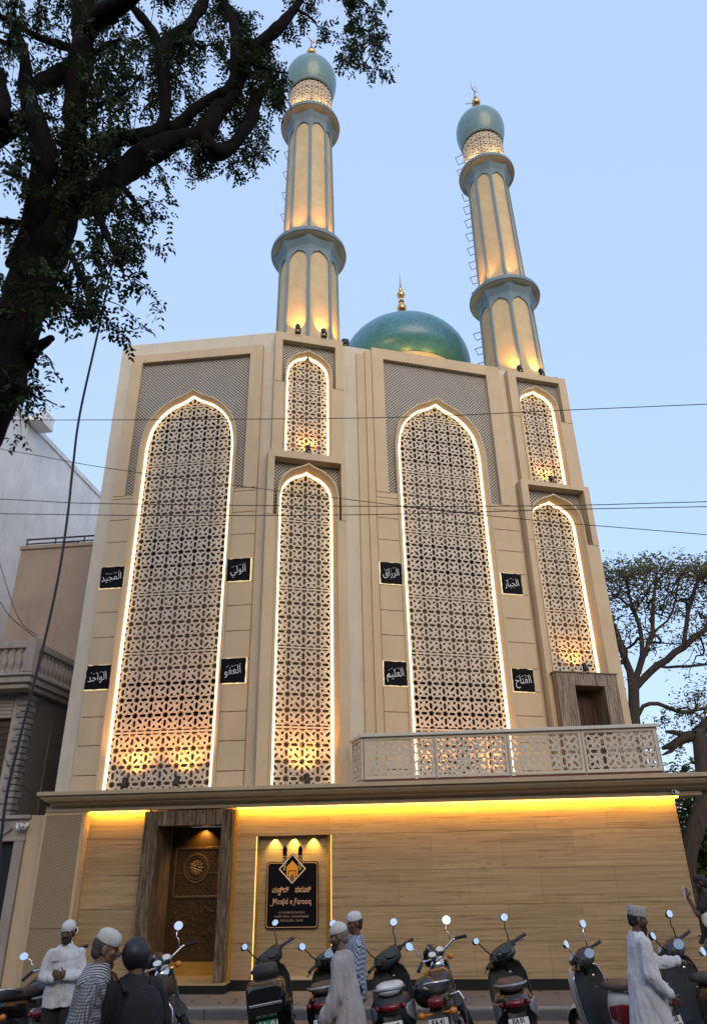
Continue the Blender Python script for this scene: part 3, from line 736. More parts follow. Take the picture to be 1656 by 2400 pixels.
floodlight(fpos('R', 1.96, 14.62, -.12), 'dark floodlight on the parapet left of the teal dome', G2, (DC.x-1, DC.y-.8, 17.5), 60, (1, .68, .2), 60, 1.7)

AR = {'majid': '\uFE8D\uFEDF\uFEE4\uFEA0\uFEF4\uFEAA', 'wali': '\uFE8D\uFEDF\uFEEE\uFEDF\uFEF2', 'wahid': '\uFE8D\uFEDF\uFEEE\uFE8D\uFEA3\uFEAA', 'afu': '\uFE8D\uFEDF\uFECC\uFED4\uFEEE',
      'razzaq': '\uFE8D\uFEDF\uFEAE\uFEAF\uFE8D\uFED5', 'jabbar': '\uFE8D\uFEDF\uFEA0\uFE92\uFE8E\uFEAD', 'alim': '\uFE8D\uFEDF\uFECC\uFEE0\uFEF4\uFEE2', 'fattah': '\uFE8D\uFEDF\uFED4\uFE98\uFE8E\uFEA1'}
def plaque(f, s0, s1, z0, z1, word, label):
    c = fpos(f, (s0+s1)/2, (z0+z1)/2, .14); t = tag(empty('plaque', c, FACETS[f][1]), label, 'plaque', 'black calligraphy plaques beside the big arches')
    w = (s1-s0)/2; h = (z1-z0)/2
    MB().box(-w-.013, w+.013, -.012, 0, -h-.013, h+.013).build('backlight', emit('plaque_glow', (1, .78, .42), .55), t)
    poly = []
    for (x0, zz0), (x1, zz1) in (((-w, -h), (w, -h)), ((w, -h), (w, h)), ((w, h), (-w, h)), ((-w, h), (-w, -h))):
        for i in range(7):
            k = i/7; poly.append((x0+(x1-x0)*k+jit(.006), zz0+(zz1-zz0)*k+jit(.006)))
    MB().prism(poly, -.04, -.022).build('board', M['plaque'], t)
    b = MB(); T = Matrix.Translation((0, -.044, -.075)) @ Matrix.Rotation(R(90), 4, 'X') @ Matrix.Rotation(R(7), 4, 'Z')
    b.text(AR[word][::-1], .235, T, .002, .78, bold=-.002)
    for i in range(7):                                  # vowel marks above the word
        x = -.15+i*.05+jit(.012); z = .075+.05*(i/6)+jit(.022)
        b.tube([(x-.010, -.044, z-.006), (x+.012, -.044, z+.009)], .0045, 5)
    b.build('calligraphy', M['white'], t)
    return t
plaque('L', .40, .932, 7.71, 8.213, 'majid', 'black calligraphy plaque left of the left big arch, upper one')
plaque('L', 3.31, 3.84, 7.705, 8.225, 'wali', 'black calligraphy plaque right of the left big arch, upper one')
plaque('L', .395, .93, 5.46, 5.965, 'wahid', 'black calligraphy plaque left of the left big arch, lower one')
plaque('L', 3.315, 3.84, 5.47, 5.98, 'afu', 'black calligraphy plaque right of the left big arch, lower one')
plaque('R', 2.61, 3.13, 7.82, 8.34, 'razzaq', 'black calligraphy plaque left of the right big arch, upper one')
plaque('R', 5.66, 6.18, 7.80, 8.32, 'jabbar', 'black calligraphy plaque right of the right big arch, upper one')
plaque('R', 2.61, 3.125, 5.50, 6.02, 'alim', 'black calligraphy plaque left of the right big arch, lower one')
plaque('R', 5.65, 6.17, 5.48, 5.99, 'fattah', 'black calligraphy plaque right of the right big arch, lower one')

sb = Vector((-2.784, 14.50, 1.07))
sign = tag(empty('signboard', sb), 'black signboard with gold mosque emblem and lettering in a lit niche', 'sign')
def sp(mb, nm, m, **k): return mb.build(nm, m, sign, **k)
def rrect(w, h0, h1, r, n=6):
    out = []
    for cx, cz, a0 in ((w-r, h0+r, -90), (w-r, h1-r, 0), (-w+r, h1-r, 90), (-w+r, h0+r, 180)):
        for i in range(n+1): a = R(a0+90*i/n); out.append((cx+r*math.cos(a), cz+r*math.sin(a)))
    return out
sp(MB().prism(rrect(.482, 0, 1.075, .06), -.03, .005), 'board', M['plaque'])
sp(MB().prism(rrect(.466, .016, 1.059, .05), -.034, -.028, [rrect(.456, .026, 1.049, .045)]), 'border', M['signgold'])
# emblem: diamond, house front, two towers
dia = lambda k: [(0, .955-.245*k), (.255*k, .955), (0, .955+.255*k), (-.255*k, .955)]
sp(MB().prism(dia(1.06), -.040, -.031), 'emblem_back', M['plaque'])
sp(MB().prism(dia(1.0), -.046, -.0395, [dia(.90)]), 'emblem_outline', M['signcream'])
sp(MB().prism([(-.105, .95), (-.105, .99), (0, 1.095), (.105, .99), (.105, .95), (.105, .85), (.075, .825), (.075, .93), (-.075, .93), (-.075, .825), (-.105, .85)], -.046, -.0395), 'emblem_front', M['signorange'])
sp(MB().prism([(-.062, .80), (-.062, .915), (.062, .915), (.062, .80), (0, .745)], -.046, -.0395), 'emblem_gate', M['signorange'])
sp(MB().prism([(-.04, .775), (-.04, .83), (0, .885), (.04, .83), (.04, .775), (0, .745)], -.049, -.0455), 'emblem_door', mat('emblem_brown', (.22, .12, .04), .5, .1, 5, 0))
for sx in (-1, 1):
    x = sx*.146
    tw = sp(MB().prism([(x-.04, .92), (x-.04, 1.04), (x-.033, 1.05), (x-.033, 1.15), (x-.045, 1.17), (x-.037, 1.19), (x-.037, 1.25), (x-.042, 1.27), (x-.03, 1.31), (x, 1.36), (x+.03, 1.31), (x+.042, 1.27), (x+.037, 1.25), (x+.037, 1.19), (x+.045, 1.17), (x+.033, 1.15), (x+.033, 1.05), (x+.04, 1.04), (x+.04, .92)], -.044, -.032), 'emblem_tower', M['plaque'])
    b = MB()
    for dx in (-.018, .012): b.box(x+dx-.003, x+dx+.005, -.047, -.0435, .93, 1.03).box(x+dx-.003, x+dx+.005, -.047, -.0435, 1.06, 1.14)
    b.box(x-.04, x+.04, -.047, -.0435, 1.042, 1.05).box(x-.042, x+.042, -.047, -.0435, 1.163, 1.172)
    b.build('tower_line', M['signcream'], tw)
T = lambda x, z: Matrix.Translation((x, -.033, z)) @ Matrix.Rotation(R(90), 4, 'X')
b = MB(); b.text('\u0cae\u0cb8\u0cbf\u0ca6\u0ccd', .115, T(-.215, .575), .003, .82, bold=.002); b.text('\u0c9c', .065, T(-.235, .525), .003, .9, bold=.001)
b.text('\u0cab\u0cbe\u0cb0\u0cc2\u0c95\u0ccd', .115, T(.20, .575), .003, .72, bold=.002)
sp(b, 'regional_lettering', M['signgold'])
b = MB(); b.text('Mosjid e Farooq', .135, T(0, .385), .003, .80, bold=.0015)
b.tube([(-.40, -.035, .375), (-.385, -.035, .355), (-.35, -.035, .36), (-.335, -.035, .40), (-.33, -.035, .455)], .005, 5); b.tube([(.015, -.035, .375), (.03, -.035, .36), (.055, -.035, .375), (.065, -.035, .42)], .005, 5)
sp(b, 'name_lettering', mat('copper_letter', (.62, .36, .22), .45, .05, 5, 0))
b = MB()
for i, (tx, sx) in enumerate((('# 15 ROBERTSON ROAD', .88), ('FRASER TOWN - PULIKESHINAGAR', .80), ('BENGALURU - 560005', .88))): b.text(tx, .05, T(0, .235-i*.063), .002, sx)
sp(b, 'address_lettering', mat('dull_copper_letter', (.40, .25, .17), .5, .05, 5, 0))
for x in (-3.13, -2.765, -2.40):
    lamp('niche_downlight', 'SPOT', (x, 14.465, 2.572), (x+.0, 14.535, 2.1), 20.0, (1, .62, .12), .01, 96, .9)
    # tiny recessed fitting
    MB().lathe([(.02, 0), (.035, 0), (.035, -.012)], 12, (x, 14.465, 2.582)).build('downlight', M['steel'], mosque, loc=-MO)

def camera_unit(loc, rz, label, s=1.0):
    t = tag(empty('security_camera', loc, rz), label, 'security camera')
    MB().box(-.04*s, .04*s, -.01, .0, -.04*s, .04*s).tube([(0, 0, 0), (0, -.06*s, -.03*s)], .014*s, 8).build('bracket', M['white'], t)
    b = MB(); b.T = Matrix.Translation((0, -.08*s, -.04*s)) @ Matrix.Rotation(R(80), 4, 'X'); b.lathe([(.01*s, -.06*s), (.045*s, -.05*s), (.045*s, .12*s), (.038*s, .125*s), (.03*s, .11*s)], 16); b.build('housing', M['white'], t, auto=50)
    b = MB(); b.T = Matrix.Translation((0, -.08*s, -.04*s)) @ Matrix.Rotation(R(80), 4, 'X'); b.lathe([(.001, .113*s), (.035*s, .113*s)], 16); b.build('lens', M['black'], t)
    return t
camera_unit((4.22, 14.13, 3.155), R(-40), 'small white security camera under the right end of the cornice', .8)
# ================================================================ GROUND
def struct(mb, nm, m, **k): return tag(mb.build(nm, m, **k), kind='structure')
struct(MB().add([(-1500,-1500,0),(1500,-1500,0),(1500,1500,0),(-1500,1500,0)], [(0,1,2,3)]), 'road', M['road'])
b = MB(); n = 60; pts = []
for i in range(n+1): pts.append((-30+i, 11.2+.5*noise.noise(Vector((i*.7, 3.1, 0)))+.2*noise.noise(Vector((i*2.3, 1, 0)))))
b.add([(x, y, .004) for x, y in pts]+[(x, 12.80, .004) for x, y in pts], [(i, i+1, n+2+i, n+1+i) for i in range(n)])
struct(b, 'road_edge_dust', M['dust'])
b = MB().box(-60, 60, 12.99, 60, -.2, .146)
struct(b, 'pavement', M['paving'])
kerb = tag(empty('kerb', (0, 12.9, 0)), kind='structure')
for i in range(24):
    x = -13+i*.92
    MB().box(x+.004, x+.914, -.09+jit(.004), .086, -.1, .118+jit(.003)).build('kerb_stone', M['kerb'], kerb, bevel=.012)
    MB().box(x+.004, x+.914, -.085, .088, .119, .152+jit(.002)).build('kerb_cap', M['kerbtop'], kerb, bevel=.008)
b = MB()
for i in range(16):
    for k in range(2):
        x = -10+i*1.02+k*.4; b.box(x+.004, x+1.016, 12.995+k*.72, 13.708+k*.72, .10, .152+jit(.002))
rf = random.Random(21); lf = MB()
for i in range(150):
    x = rf.uniform(-7, 5.5); y = rf.choice((rf.uniform(12.3, 12.78), rf.uniform(13.0, 14.3), rf.uniform(9, 12.5))); z = .158 if y > 12.8 else .008; a = rf.uniform(0, 6.3); L = rf.uniform(.03, .07); c_, s_ = math.cos(a), math.sin(a)
    lf.add([(x-L*c_, y-L*s_, z), (x+L*.35*s_, y-L*.35*c_, z+.012), (x+L*c_, y+L*s_, z), (x-L*.35*s_, y+L*.35*c_, z+.008)], [(0, 1, 2, 3)])
tag(lf.build('fallen_leaves', mat('dry_leaf', (.14,.085,.035), .8, .5, 6, 0)), kind='stuff')
paves = []
for i in range(17):
    for k in range(2):
        x = -10.6+i*1.02+k*.4
        o = MB().box(x+.004, x+1.016, 12.995+k*.72, 13.708+k*.72-(.09 if k else 0), .10, .152+jit(.002)).build('paving_slab', M['paving'], bpy.data.objects['pavement'])

# unseen houses added behind the viewer to keep low sky off the lower storey
ob = empty('added_shade_houses', (0, -16, 0)); tag(ob, kind='structure')
MB().box(-45, 45, -12, 0, 0, 14.0).build('wall', mat('dull_plaster', (.22,.19,.16), .85, .1, .6, .2, 20), ob)
for i in range(18):
    for k in range(4): MB().box(-43+i*4.9, -41+i*4.9, .002, .05, 1.6+k*3.2, 3.2+k*3.2).build('window', M['glass'], ob)
# ================================================================ NEIGHBOURS ON THE LEFT
A0 = Vector((-13, 17.5, 0))
ba = tag(empty('white_building', A0), 'tall weathered white blank wall rising behind the pinkish wall', 'building')
MB().box(-12, 0, 0, 16, 0, 15.62).build('wall', M['wallA'], ba)
MB().box(-12, .05, -.05, 16, 15.622, 15.84).build('parapet_coping', M['wallA'], ba, bevel=.02)
e = MB().box(.052, .56, 1.3, 2.1, 15.60, 15.75).build('roof_ledge', M['wallA'], ba)
for i in range(4): MB().box(.46, .56, 1.3+i*.22, 1.40+i*.22, 15.752, 16.02).build('post', M['wallA'], e)
MB().box(.46, .56, 1.3, 2.1, 16.022, 16.10).build('rail', M['wallA'], e)
B0 = Vector((-9.6, 17.6, 0))
bb_ = tag(empty('pinkish_building', B0), 'stained pinkish plaster wall with a railing on its roof, beside the mosque', 'building')
MB().box(-1.83, 1.85, 0, 6, 0, 10.28).build('wall', M['wallB'], bb_, bevel=.02)
MB().box(-1.86, 1.87, -.04, .2, 10.282, 10.40).build('parapet_coping', M['wallB'], bb_, bevel=.015)
r_ = MB().tube([(-1.75, .05, 10.62), (1.85, .05, 10.62)], .025, 6).build('railing', M['black'], bb_)
MB().tube([(-1.75, .05, 10.48), (1.85, .05, 10.48)], .02, 6).build('lower_rail', M['black'], r_)
for i in range(5): MB().tube([(-1.72+i*.86, .05, 10.39), (-1.72+i*.86, .05, 10.62)], .02, 6).build('post', M['black'], r_)
tk = tag(empty('water_tank', (-10.35, 18.5, 9.95)), 'black plastic water tank lying on the roof behind the railing', 'water tank')
b = MB(); b.lathe([(.05, .3), (.48, .32), (.50, .4), (.50, .6), (.46, .64), (.47, .68), (.28, .80), (.16, .83)], 24, cap=True); b.build('tank_body', M['black'], tk, auto=40)
MB().lathe([(.17, .82), (.17, .88), (.02, .90)], 16, cap=True).build('tank_lid', M['black'], tk, auto=40)
# ornate house
C0 = Vector((-11, 14.7, 0))
bc = tag(empty('ornate_house', C0), 'old grey house with a balustraded balcony and quoins, left of the mosque', 'house')
def cc_(mb, nm, m, par=None, **k): return mb.build(nm, m, par or bc, **(dict(loc=-C0, **k) if par is None else k))
cc_(MB().box(-16, -8.66, 14.9, 17.3, 3.0, 5.9), 'upper_wall', M['wallC'])
cc_(MB().box(-16, -8.92, 14.75, 14.9, 5.02, 5.8), 'front_wall', M['stoneC'])
cc_(MB().box(-9.0, -8.68, 14.72, 14.9, 3.02, 5.8), 'corner_pier', M['stoneC'])
for i in range(9):
    cc_(MB().box(-16, -9.02, 14.72+.004*(i % 2), 14.76, 5.03+i*.078, 5.03+i*.078+.068), 'siding_board', M['siding'], bevel=.006)
for i in range(22):
    z = 3.06+i*.123; w = .25 if i % 2 == 0 else .17
    cc_(MB().box(-8.655-w, -8.632, 14.68, 14.98 if i % 2 else 14.90, z, z+.104), 'quoin', M['quoin'], bevel=.012)
sh = cc_(MB().box(-12, -9.0, 14.84, 14.89, 3.05, 5.02), 'shutter', M['darkwood'])
for i in range(14): sh2 = MB().box(-12, -9.02, 14.82, 14.845, 3.1+i*.135, 3.2+i*.135).build('slat', M['darkwood'], sh)
cc_(MB().box(-8.655, -8.63, 15.75, 15.80, 3.1, 5.5), 'downpipe_recess', M['wallC'])
# balcony slab, balustrade
sl = cc_(MB().box(-16, -8.45, 14.2, 17.3, 5.66, 5.80), 'balcony_slab', M['stoneC'], bevel=.02)
cc_(MB().box(-16, -8.40, 14.15, 17.3, 5.802, 5.86), 'slab_moulding', M['stoneC'], bevel=.015)
cc_(MB().box(-16, -8.52, 14.27, 17.3, 5.55, 5.658), 'slab_moulding', M['stoneC'], bevel=.02)
bp = MB().lathe([(.055, 0), (.055, .05), (.035, .06), (.03, .09), (.06, .17), (.065, .23), (.045, .32), (.028, .40), (.04, .43), (.028, .45), (.055, .47), (.055, .52)], 8).mesh('baluster', M['stoneC'], True)
bt = cc_(MB().box(-16, -8.44, 14.18, 14.36, 6.40, 6.56).box(-8.62, -8.44, 14.36, 17.3, 6.40, 6.56), 'balustrade', M['stoneC'], bevel=.02)
for i in range(12): link('baluster', bp, bt, (-8.78-i*.17, 14.27, 5.87))
for i in range(15): link('baluster', bp, bt, (-8.53, 14.58+i*.17, 5.87))
cc_(MB().box(-8.64, -8.43, 14.17, 14.38, 5.87, 6.62), 'corner_post', M['stoneC'], bevel=.02)
# ground floor
cc_(MB().box(-16, -8.12, 14.5, 17.3, 2.62, 3.0), 'lintel_band', M['stoneC'])
cc_(MB().box(-16, -8.05, 14.43, 14.62, 3.002, 3.07), 'band_cornice', M['stoneC'], bevel=.015)
cc_(MB().box(-16, -8.09, 14.45, 14.5, 2.60, 2.66), 'band_cornice', M['stoneC'], bevel=.01)
for x in (-8.62, -9.14, -9.66):
    cc_(MB().prism([(x-.23, 2.83), (x, 2.67), (x+.23, 2.83), (x, 2.99)], 14.455, 14.50), 'diamond_stone', M['quoin'], bevel=.01)
cc_(MB().box(-8.32, -8.12, 14.46, 14.62, .15, 2.6), 'pilaster', M['stoneC'], bevel=.015)
cc_(MB().box(-8.11, -7.62, 14.50, 15.2, .15, 3.06), 'pilaster', M['beige'], bevel=.01)
gt = tag(empty('gate', (-9.6, 14.6, .15)), 'black metal gate with pale scrolls under the ornate house', 'gate')
MB().box(-1.9, 1.27, .0, .05, 0, 2.44).build('gate_sheet', M['gate'], gt)
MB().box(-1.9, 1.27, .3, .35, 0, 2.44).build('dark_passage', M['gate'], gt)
M['scroll'] = mat('pale_scroll_metal', (.30,.28,.24), .5, .1, 5, 0)
def spiral(cx, cz, s, a0, turns=1.3, flip=1):
    return [(cx+flip*(s*(1-k/22))*math.cos(a0+k/22*turns*2*PI), -.02, cz+(s*(1-k/22))*math.sin(a0+k/22*turns*2*PI)) for k in range(20)]
for i in range(6):
    x = 1.05-i*.28
    MB().tube(spiral(x, 1.15-.12*(i % 2), .11, 1.2, flip=1 if i % 2 else -1), .012, 6).build('scroll', M['scroll'], gt)
    MB().tube(spiral(x-.02, .92-.12*(i % 2), .09, 4.2, flip=-1 if i % 2 else 1), .012, 6).build('scroll', M['scroll'], gt)
    MB().add([(x, -.03, 1.62-.1*(i % 2)), (x-.03, -.01, 1.48-.1*(i % 2)), (x, -.02, 1.42-.1*(i % 2)), (x+.03, -.01, 1.48-.1*(i % 2))], [(0, 1, 2, 3)]).tube([(x, -.01, 1.3), (x, -.01, 1.5-.1*(i % 2))], .008, 5).build('spear_tip', M['scroll'], gt)
for i in range(11): MB().tube([(1.2-i*.28, -.02, .05), (1.2-i*.28, -.02, 2.4)], .014, 6).build('bar', M['gate'], gt)
camera_unit((-8.28, 14.44, 2.88), R(60), 'small white security camera on the lintel of the ornate house', 1.1)
camera_unit((-8.08, 14.44, 2.90), R(-30), 'second white security camera at the corner of the ornate house lintel', .9)

# ================================================================ OVERHEAD WIRES
def wire(pts, r, label, ext=True, n=40, group='overhead wires crossing the street'):
    pts = [Vector(p) for p in pts]
    if ext:
        pts = [pts[0]+(pts[0]-pts[1]).normalized()*6] + pts + [pts[-1]+(pts[-1]-pts[-2]).normalized()*6]
    P = [2*pts[0]-pts[1]] + pts + [2*pts[-1]-pts[-2]]; out = []
    for i in range(1, len(P)-2):
        for k in range(8):
            t = k/8; p0, p1, p2, p3 = P[i-1:i+3]
            out.append(.5*((2*p1)+(-p0+p2)*t+(2*p0-5*p1+4*p2-p3)*t*t+(-p0+3*p1-3*p2+p3)*t**3))
    out.append(pts[-1])
    return tag(MB().tube(out, r, 6).build('overhead_wire', M['wire'], smooth=True), label, 'wire', group)
wire([(-7.41,10,9.39),(-3.44,10,9.04),(-.14,10,8.78),(2.28,10,8.68),(4.64,10,8.58)], .0068, 'highest thin wire, crossing the upper parts of the big arches')
wire([(-7.29,10.3,8.92),(-5.25,10.3,8.37),(-1.93,10.3,7.63),(1.39,10.3,6.95),(4.15,10.3,6.48)], .006, 'slanting thin wire that drops from the left tree to the right edge')
wire([(-7.07,10,7.77),(-5.15,10,7.54),(-.56,10,7.15),(2.04,10,6.97),(4.25,10,6.87)], .0065, 'upper of the two level wires across the middle of the facade')
wire([(-7.01,10,7.49),(-4.03,10,7.24),(-.57,10,7.01),(2.04,10,6.9),(4.23,10,6.79)], .0065, 'lower of the two level wires across the middle of the facade')
wire([(-8.52,12.5,7.68),(-8.14,12.5,6.93),(-7.81,12.5,6.4),(-8.46,14.2,6.66)], .007, 'steep thin wire running down to the balustrade corner', False, group='service wires at the ornate house')
wire([(-9.2,12.5,7.9),(-8.35,12.5,6.86),(-8.01,12.5,6.49),(-8.46,14.16,6.60)], .008, 'second thin wire running down to the balustrade corner', False, group='service wires at the ornate house')
wire([(-8.5,13.6,4.5),(-8.1,13.4,3.9),(-7.75,13.7,3.45),(-7.5,14.1,3.2)], .006, 'thin drooping wire beside the quoins of the ornate house', False, group='service wires at the ornate house')
cab = [(-4.11,7,20),(-4.11,7,16.06),(-4.1,7,13.65),(-4.04,7,10.97),(-4.07,7,8.87),(-4.13,7,7.29),(-4.1,7,6.49),(-4.06,7,5.86),(-4.04,7,5.12),(-4.07,7,4.34),(-4.12,7,3.72),(-4.16,7,3.22),(-4.18,7,2.82),(-4.16,7,2.44),(-4.11,7,1.9),(-4.05,7,.0)]
wire(cab[3:], .014, 'thick black cable hanging down past the left tree', False, group='hanging cables')
wire(cab[:4], .007, 'thin upper end of the cable threading through the tree crown', False, group='hanging cables')
# ================================================================ TREES
import json
class Leaves:
    def __init__(s): s.v = []; s.f = []
    def leaf(s, p, d, n, L, W):
        """one diamond leaflet"""
        w = d.cross(n)
        if w.length < 1e-5: return
        w.normalize(); o = len(s.v)
        a = p + d*(L*.45)
        s.v += [p, a+w*W+n*(W*.25), p+d*L, a-w*W+n*(W*.25)]; s.f.append((o, o+1, o+2, o+3))
    def spray(s, p, d, L, k, lw, rr):
        d = d.normalized(); up = Vector((0, 0, 1)); w = d.cross(up)
        if w.length < .05: w = Vector((1, 0, 0))
        w.normalize(); n = w.cross(d)
        for i in range(k):
            t = (i+.6)/k; q = p + d*(L*t) - up*(L*.25*t*t)
            for sg in (-1, 1):
                dd = (d*.55 + w*sg*.8 - up*rr.uniform(.0, .55) + Vector((rr.uniform(-.3,.3), rr.uniform(-.3,.3), rr.uniform(-.3,.3)))).normalized()
                s.leaf(q, dd, (n+Vector((rr.uniform(-.5,.5), rr.uniform(-.5,.5), rr.uniform(-.5,.5)))).normalized(), lw*rr.uniform(.55, 1.5), lw*rr.uniform(.18, .34))
    def build(s, name, m, parent):
        me = bpy.data.meshes.new(name); me.from_pydata([tuple(v) for v in s.v], [], s.f); me.materials.append(m)
        o = bpy.data.objects.new(name, me); C.objects.link(o); o.parent = parent; o.location = -parent.location
        return o
def rv(rr, s=1.0): return Vector((rr.uniform(-s, s), rr.uniform(-s, s), rr.uniform(-s, s)))
def smooth_path(pts, k=4):
    P = [pts[0]*2-pts[1]]+pts+[pts[-1]*2-pts[-2]]; out = []
    for i in range(1, len(P)-2):
        for j in range(k):
            t = j/k; p0, p1, p2, p3 = P[i-1:i+3]
            out.append(.5*((2*p1)+(-p0+p2)*t+(2*p0-5*p1+4*p2-p3)*t*t+(-p0+3*p1-3*p2+p3)*t**3))
    return out + [pts[-1]]
BR=[[(-5.07,6.3,4.88,0.284),(-5.0,6.3,5.9,0.289),(-4.84,6.3,7.04,0.288),(-4.83,6.4,8.03,0.279),(-4.83,6.5,8.99,0.295),(-4.7,6.5,9.84,0.284),(-4.57,6.5,10.58,0.232)],[(-4.59,6.5,10.41,0.184),(-4.57,6.5,11.21,0.159),(-4.66,6.4,12.15,0.151),(-4.71,6.3,13.0,0.168),(-4.72,6.2,13.83,0.159),(-4.81,6.1,14.92,0.152),(-5.09,6.1,16.58,0.114)],[(-4.76,6.25,13.7,0.121),(-4.37,6.0,13.78,0.127),(-3.89,5.8,13.73,0.116),(-3.42,5.6,13.87,0.089)],[(-5.0,6.5,9.24,0.175),(-4.83,6.3,9.72,0.153),(-4.71,6.1,10.13,0.131),(-4.64,5.9,10.68,0.139),(-4.87,5.8,11.34,0.12),(-5.08,5.8,11.94,0.101),(-5.17,5.7,12.55,0.063),(-5.36,5.6,13.1,0.045),(-5.65,5.5,13.31,0.035)],[(-4.85,6.35,13.21,0.111),(-5.01,6.2,12.79,0.116),(-5.12,6.0,12.3,0.112),(-5.13,5.85,11.93,0.078)],[(-4.92,6.3,13.64,0.061),(-5.12,6.1,13.52,0.051),(-5.48,6.0,13.65,0.042),(-5.79,5.9,13.88,0.034),(-6.11,5.8,13.95,0.025)],[(-4.51,6.5,10.36,0.183),(-4.22,6.6,10.65,0.171),(-3.94,6.7,11.13,0.16),(-3.63,6.8,11.66,0.156),(-3.3,6.9,12.06,0.143),(-2.93,7.0,12.28,0.128),(-2.78,7.1,12.92,0.109),(-2.58,7.2,13.47,0.105),(-2.5,7.2,14.09,0.093),(-2.45,7.3,14.73,0.099),(-2.0,7.4,15.37,0.088),(-1.68,7.5,16.15,0.061),(-1.42,7.6,16.98,0.042)],[(-2.93,7.0,12.23,0.106),(-2.8,7.1,12.01,0.105),(-2.66,7.2,12.04,0.099),(-2.45,7.3,12.5,0.091),(-2.3,7.4,13.04,0.087),(-2.26,7.5,13.74,0.084),(-2.11,7.6,14.28,0.057),(-1.94,7.6,14.49,0.027)],[(-4.41,6.6,11.75,0.098),(-3.98,6.6,11.79,0.09),(-3.6,6.7,11.96,0.091),(-3.49,6.8,12.41,0.085),(-3.58,6.8,13.17,0.091),(-3.68,6.8,13.98,0.099),(-3.63,6.8,14.39,0.095),(-3.41,6.9,14.91,0.094),(-3.26,7.0,15.6,0.087),(-3.2,7.1,16.44,0.07)],[(-4.73,6.5,11.29,0.08),(-4.41,6.6,11.75,0.085)],[(-3.69,6.8,14.1,0.082),(-3.87,6.7,14.51,0.077),(-4.06,6.6,14.8,0.07),(-4.24,6.5,15.03,0.055)],[(-3.42,6.9,12.23,0.085),(-3.11,6.9,12.69,0.078),(-2.85,7.0,13.11,0.07),(-2.61,7.1,13.52,0.072),(-2.56,7.1,14.24,0.083),(-2.62,7.1,14.99,0.072),(-2.8,7.1,15.74,0.063),(-2.95,7.1,16.38,0.044)],[(-4.59,6.4,7.67,0.093),(-4.38,6.3,7.73,0.073),(-4.17,6.2,7.77,0.039)],[(-4.68,6.3,7.18,0.064),(-4.38,6.1,7.04,0.025),(-4.04,6.0,6.76,0.012),(-3.75,5.9,6.58,0.007)],[(-5.49,5.9,10.86,0.075),(-5.34,5.9,11.06,0.09),(-5.15,5.9,11.21,0.076),(-4.95,5.9,11.31,0.045)],[(-5.37,5.6,12.03,0.076),(-5.18,5.6,11.43,0.082),(-5.1,5.6,10.92,0.072)],[(-4.13,6.4,10.23,0.06),(-3.74,6.2,9.38,0.037),(-3.51,6.1,8.91,0.022),(-3.29,6.0,8.39,0.01)],[(-1.21,7.6,17.97,0.03),(-0.85,7.4,16.46,0.018),(-0.72,7.3,15.57,0.012),(-0.57,7.2,15.1,0.009),(-0.42,7.1,14.4,0.007),(-0.46,7.05,13.8,0.006),(-0.40,7.0,13.35,0.005)],[(-0.81,7.4,16.31,0.012),(-0.41,7.3,15.7,0.01),(-0.23,7.2,15.02,0.008)],[(-2.58,7.1,14.24,0.037),(-2.15,7.2,14.08,0.03),(-1.73,7.2,13.82,0.015)],[(-1.68,7.5,16.15,0.032),(-1.35,7.5,15.73,0.02),(-1.21,7.4,15.27,0.01)],[(-4.65,6.5,9.83,0.06),(-4.11,6.2,8.98,0.036),(-3.77,6.0,8.31,0.018),(-3.54,5.9,7.76,0.01)],[(-4.66,6.4,11.96,0.057),(-4.23,6.2,11.99,0.041),(-3.74,6.0,11.89,0.025),(-3.47,5.9,12.13,0.012)],[(-3.99,6.6,10.88,0.053),(-3.63,6.5,10.35,0.03),(-3.38,6.4,9.87,0.015)],[(-4.71,6.1,10.13,0.051),(-4.9,5.9,10.25,0.032),(-4.96,5.7,10.1,0.02)]]
rt = random.Random(11)
tree = tag(empty('street_tree', (-5.1, 6.3, 0)), 'big dark street tree overhanging from the left, with heavy crooked limbs', 'tree')
tb = MB(); lv = Leaves(); twigs = MB()
BR += [[(-5.2,5.6,12.6,.05),(-5.6,5.3,12.4,.035),(-6.0,5.1,12.1,.02)],[(-4.9,5.8,11.3,.05),(-5.4,5.4,10.9,.035),(-5.8,5.2,10.4,.02)],[(-4.8,6.2,9.7,.05),(-5.2,5.8,9.4,.03),(-5.5,5.6,8.9,.02)],[(-4.7,6.3,13.0,.05),(-4.3,6.1,13.2,.03),(-3.9,5.9,13.0,.02)],[(-4.6,6.4,11.4,.05),(-4.2,6.2,11.1,.03),(-3.8,6.1,10.6,.015)],[(-4.6,6.3,14.6,.05),(-5.2,6.0,15.0,.03),(-5.8,5.8,15.2,.02)],[(-3.6,6.8,14.3,.05),(-3.2,6.7,14.1,.03),(-2.9,6.6,13.7,.02)],[(-4.8,6.4,8.2,.05),(-4.3,6.2,8.4,.03),(-3.9,6.1,8.1,.015)]]
BR[0] = [(-5.1, 6.3, -.1, .42), (-5.12, 6.3, 1.5, .34)] + BR[0]
TS = {0: .75, 13: .6, 16: .65, 21: .7, 23: .6, 3: 1.05, 4: 1.05, 5: .9, 1: .75, 2: .8, 6: .55, 7: .45, 8: .75, 11: .5, 17: .34, 18: .34, 19: .4, 20: .25}
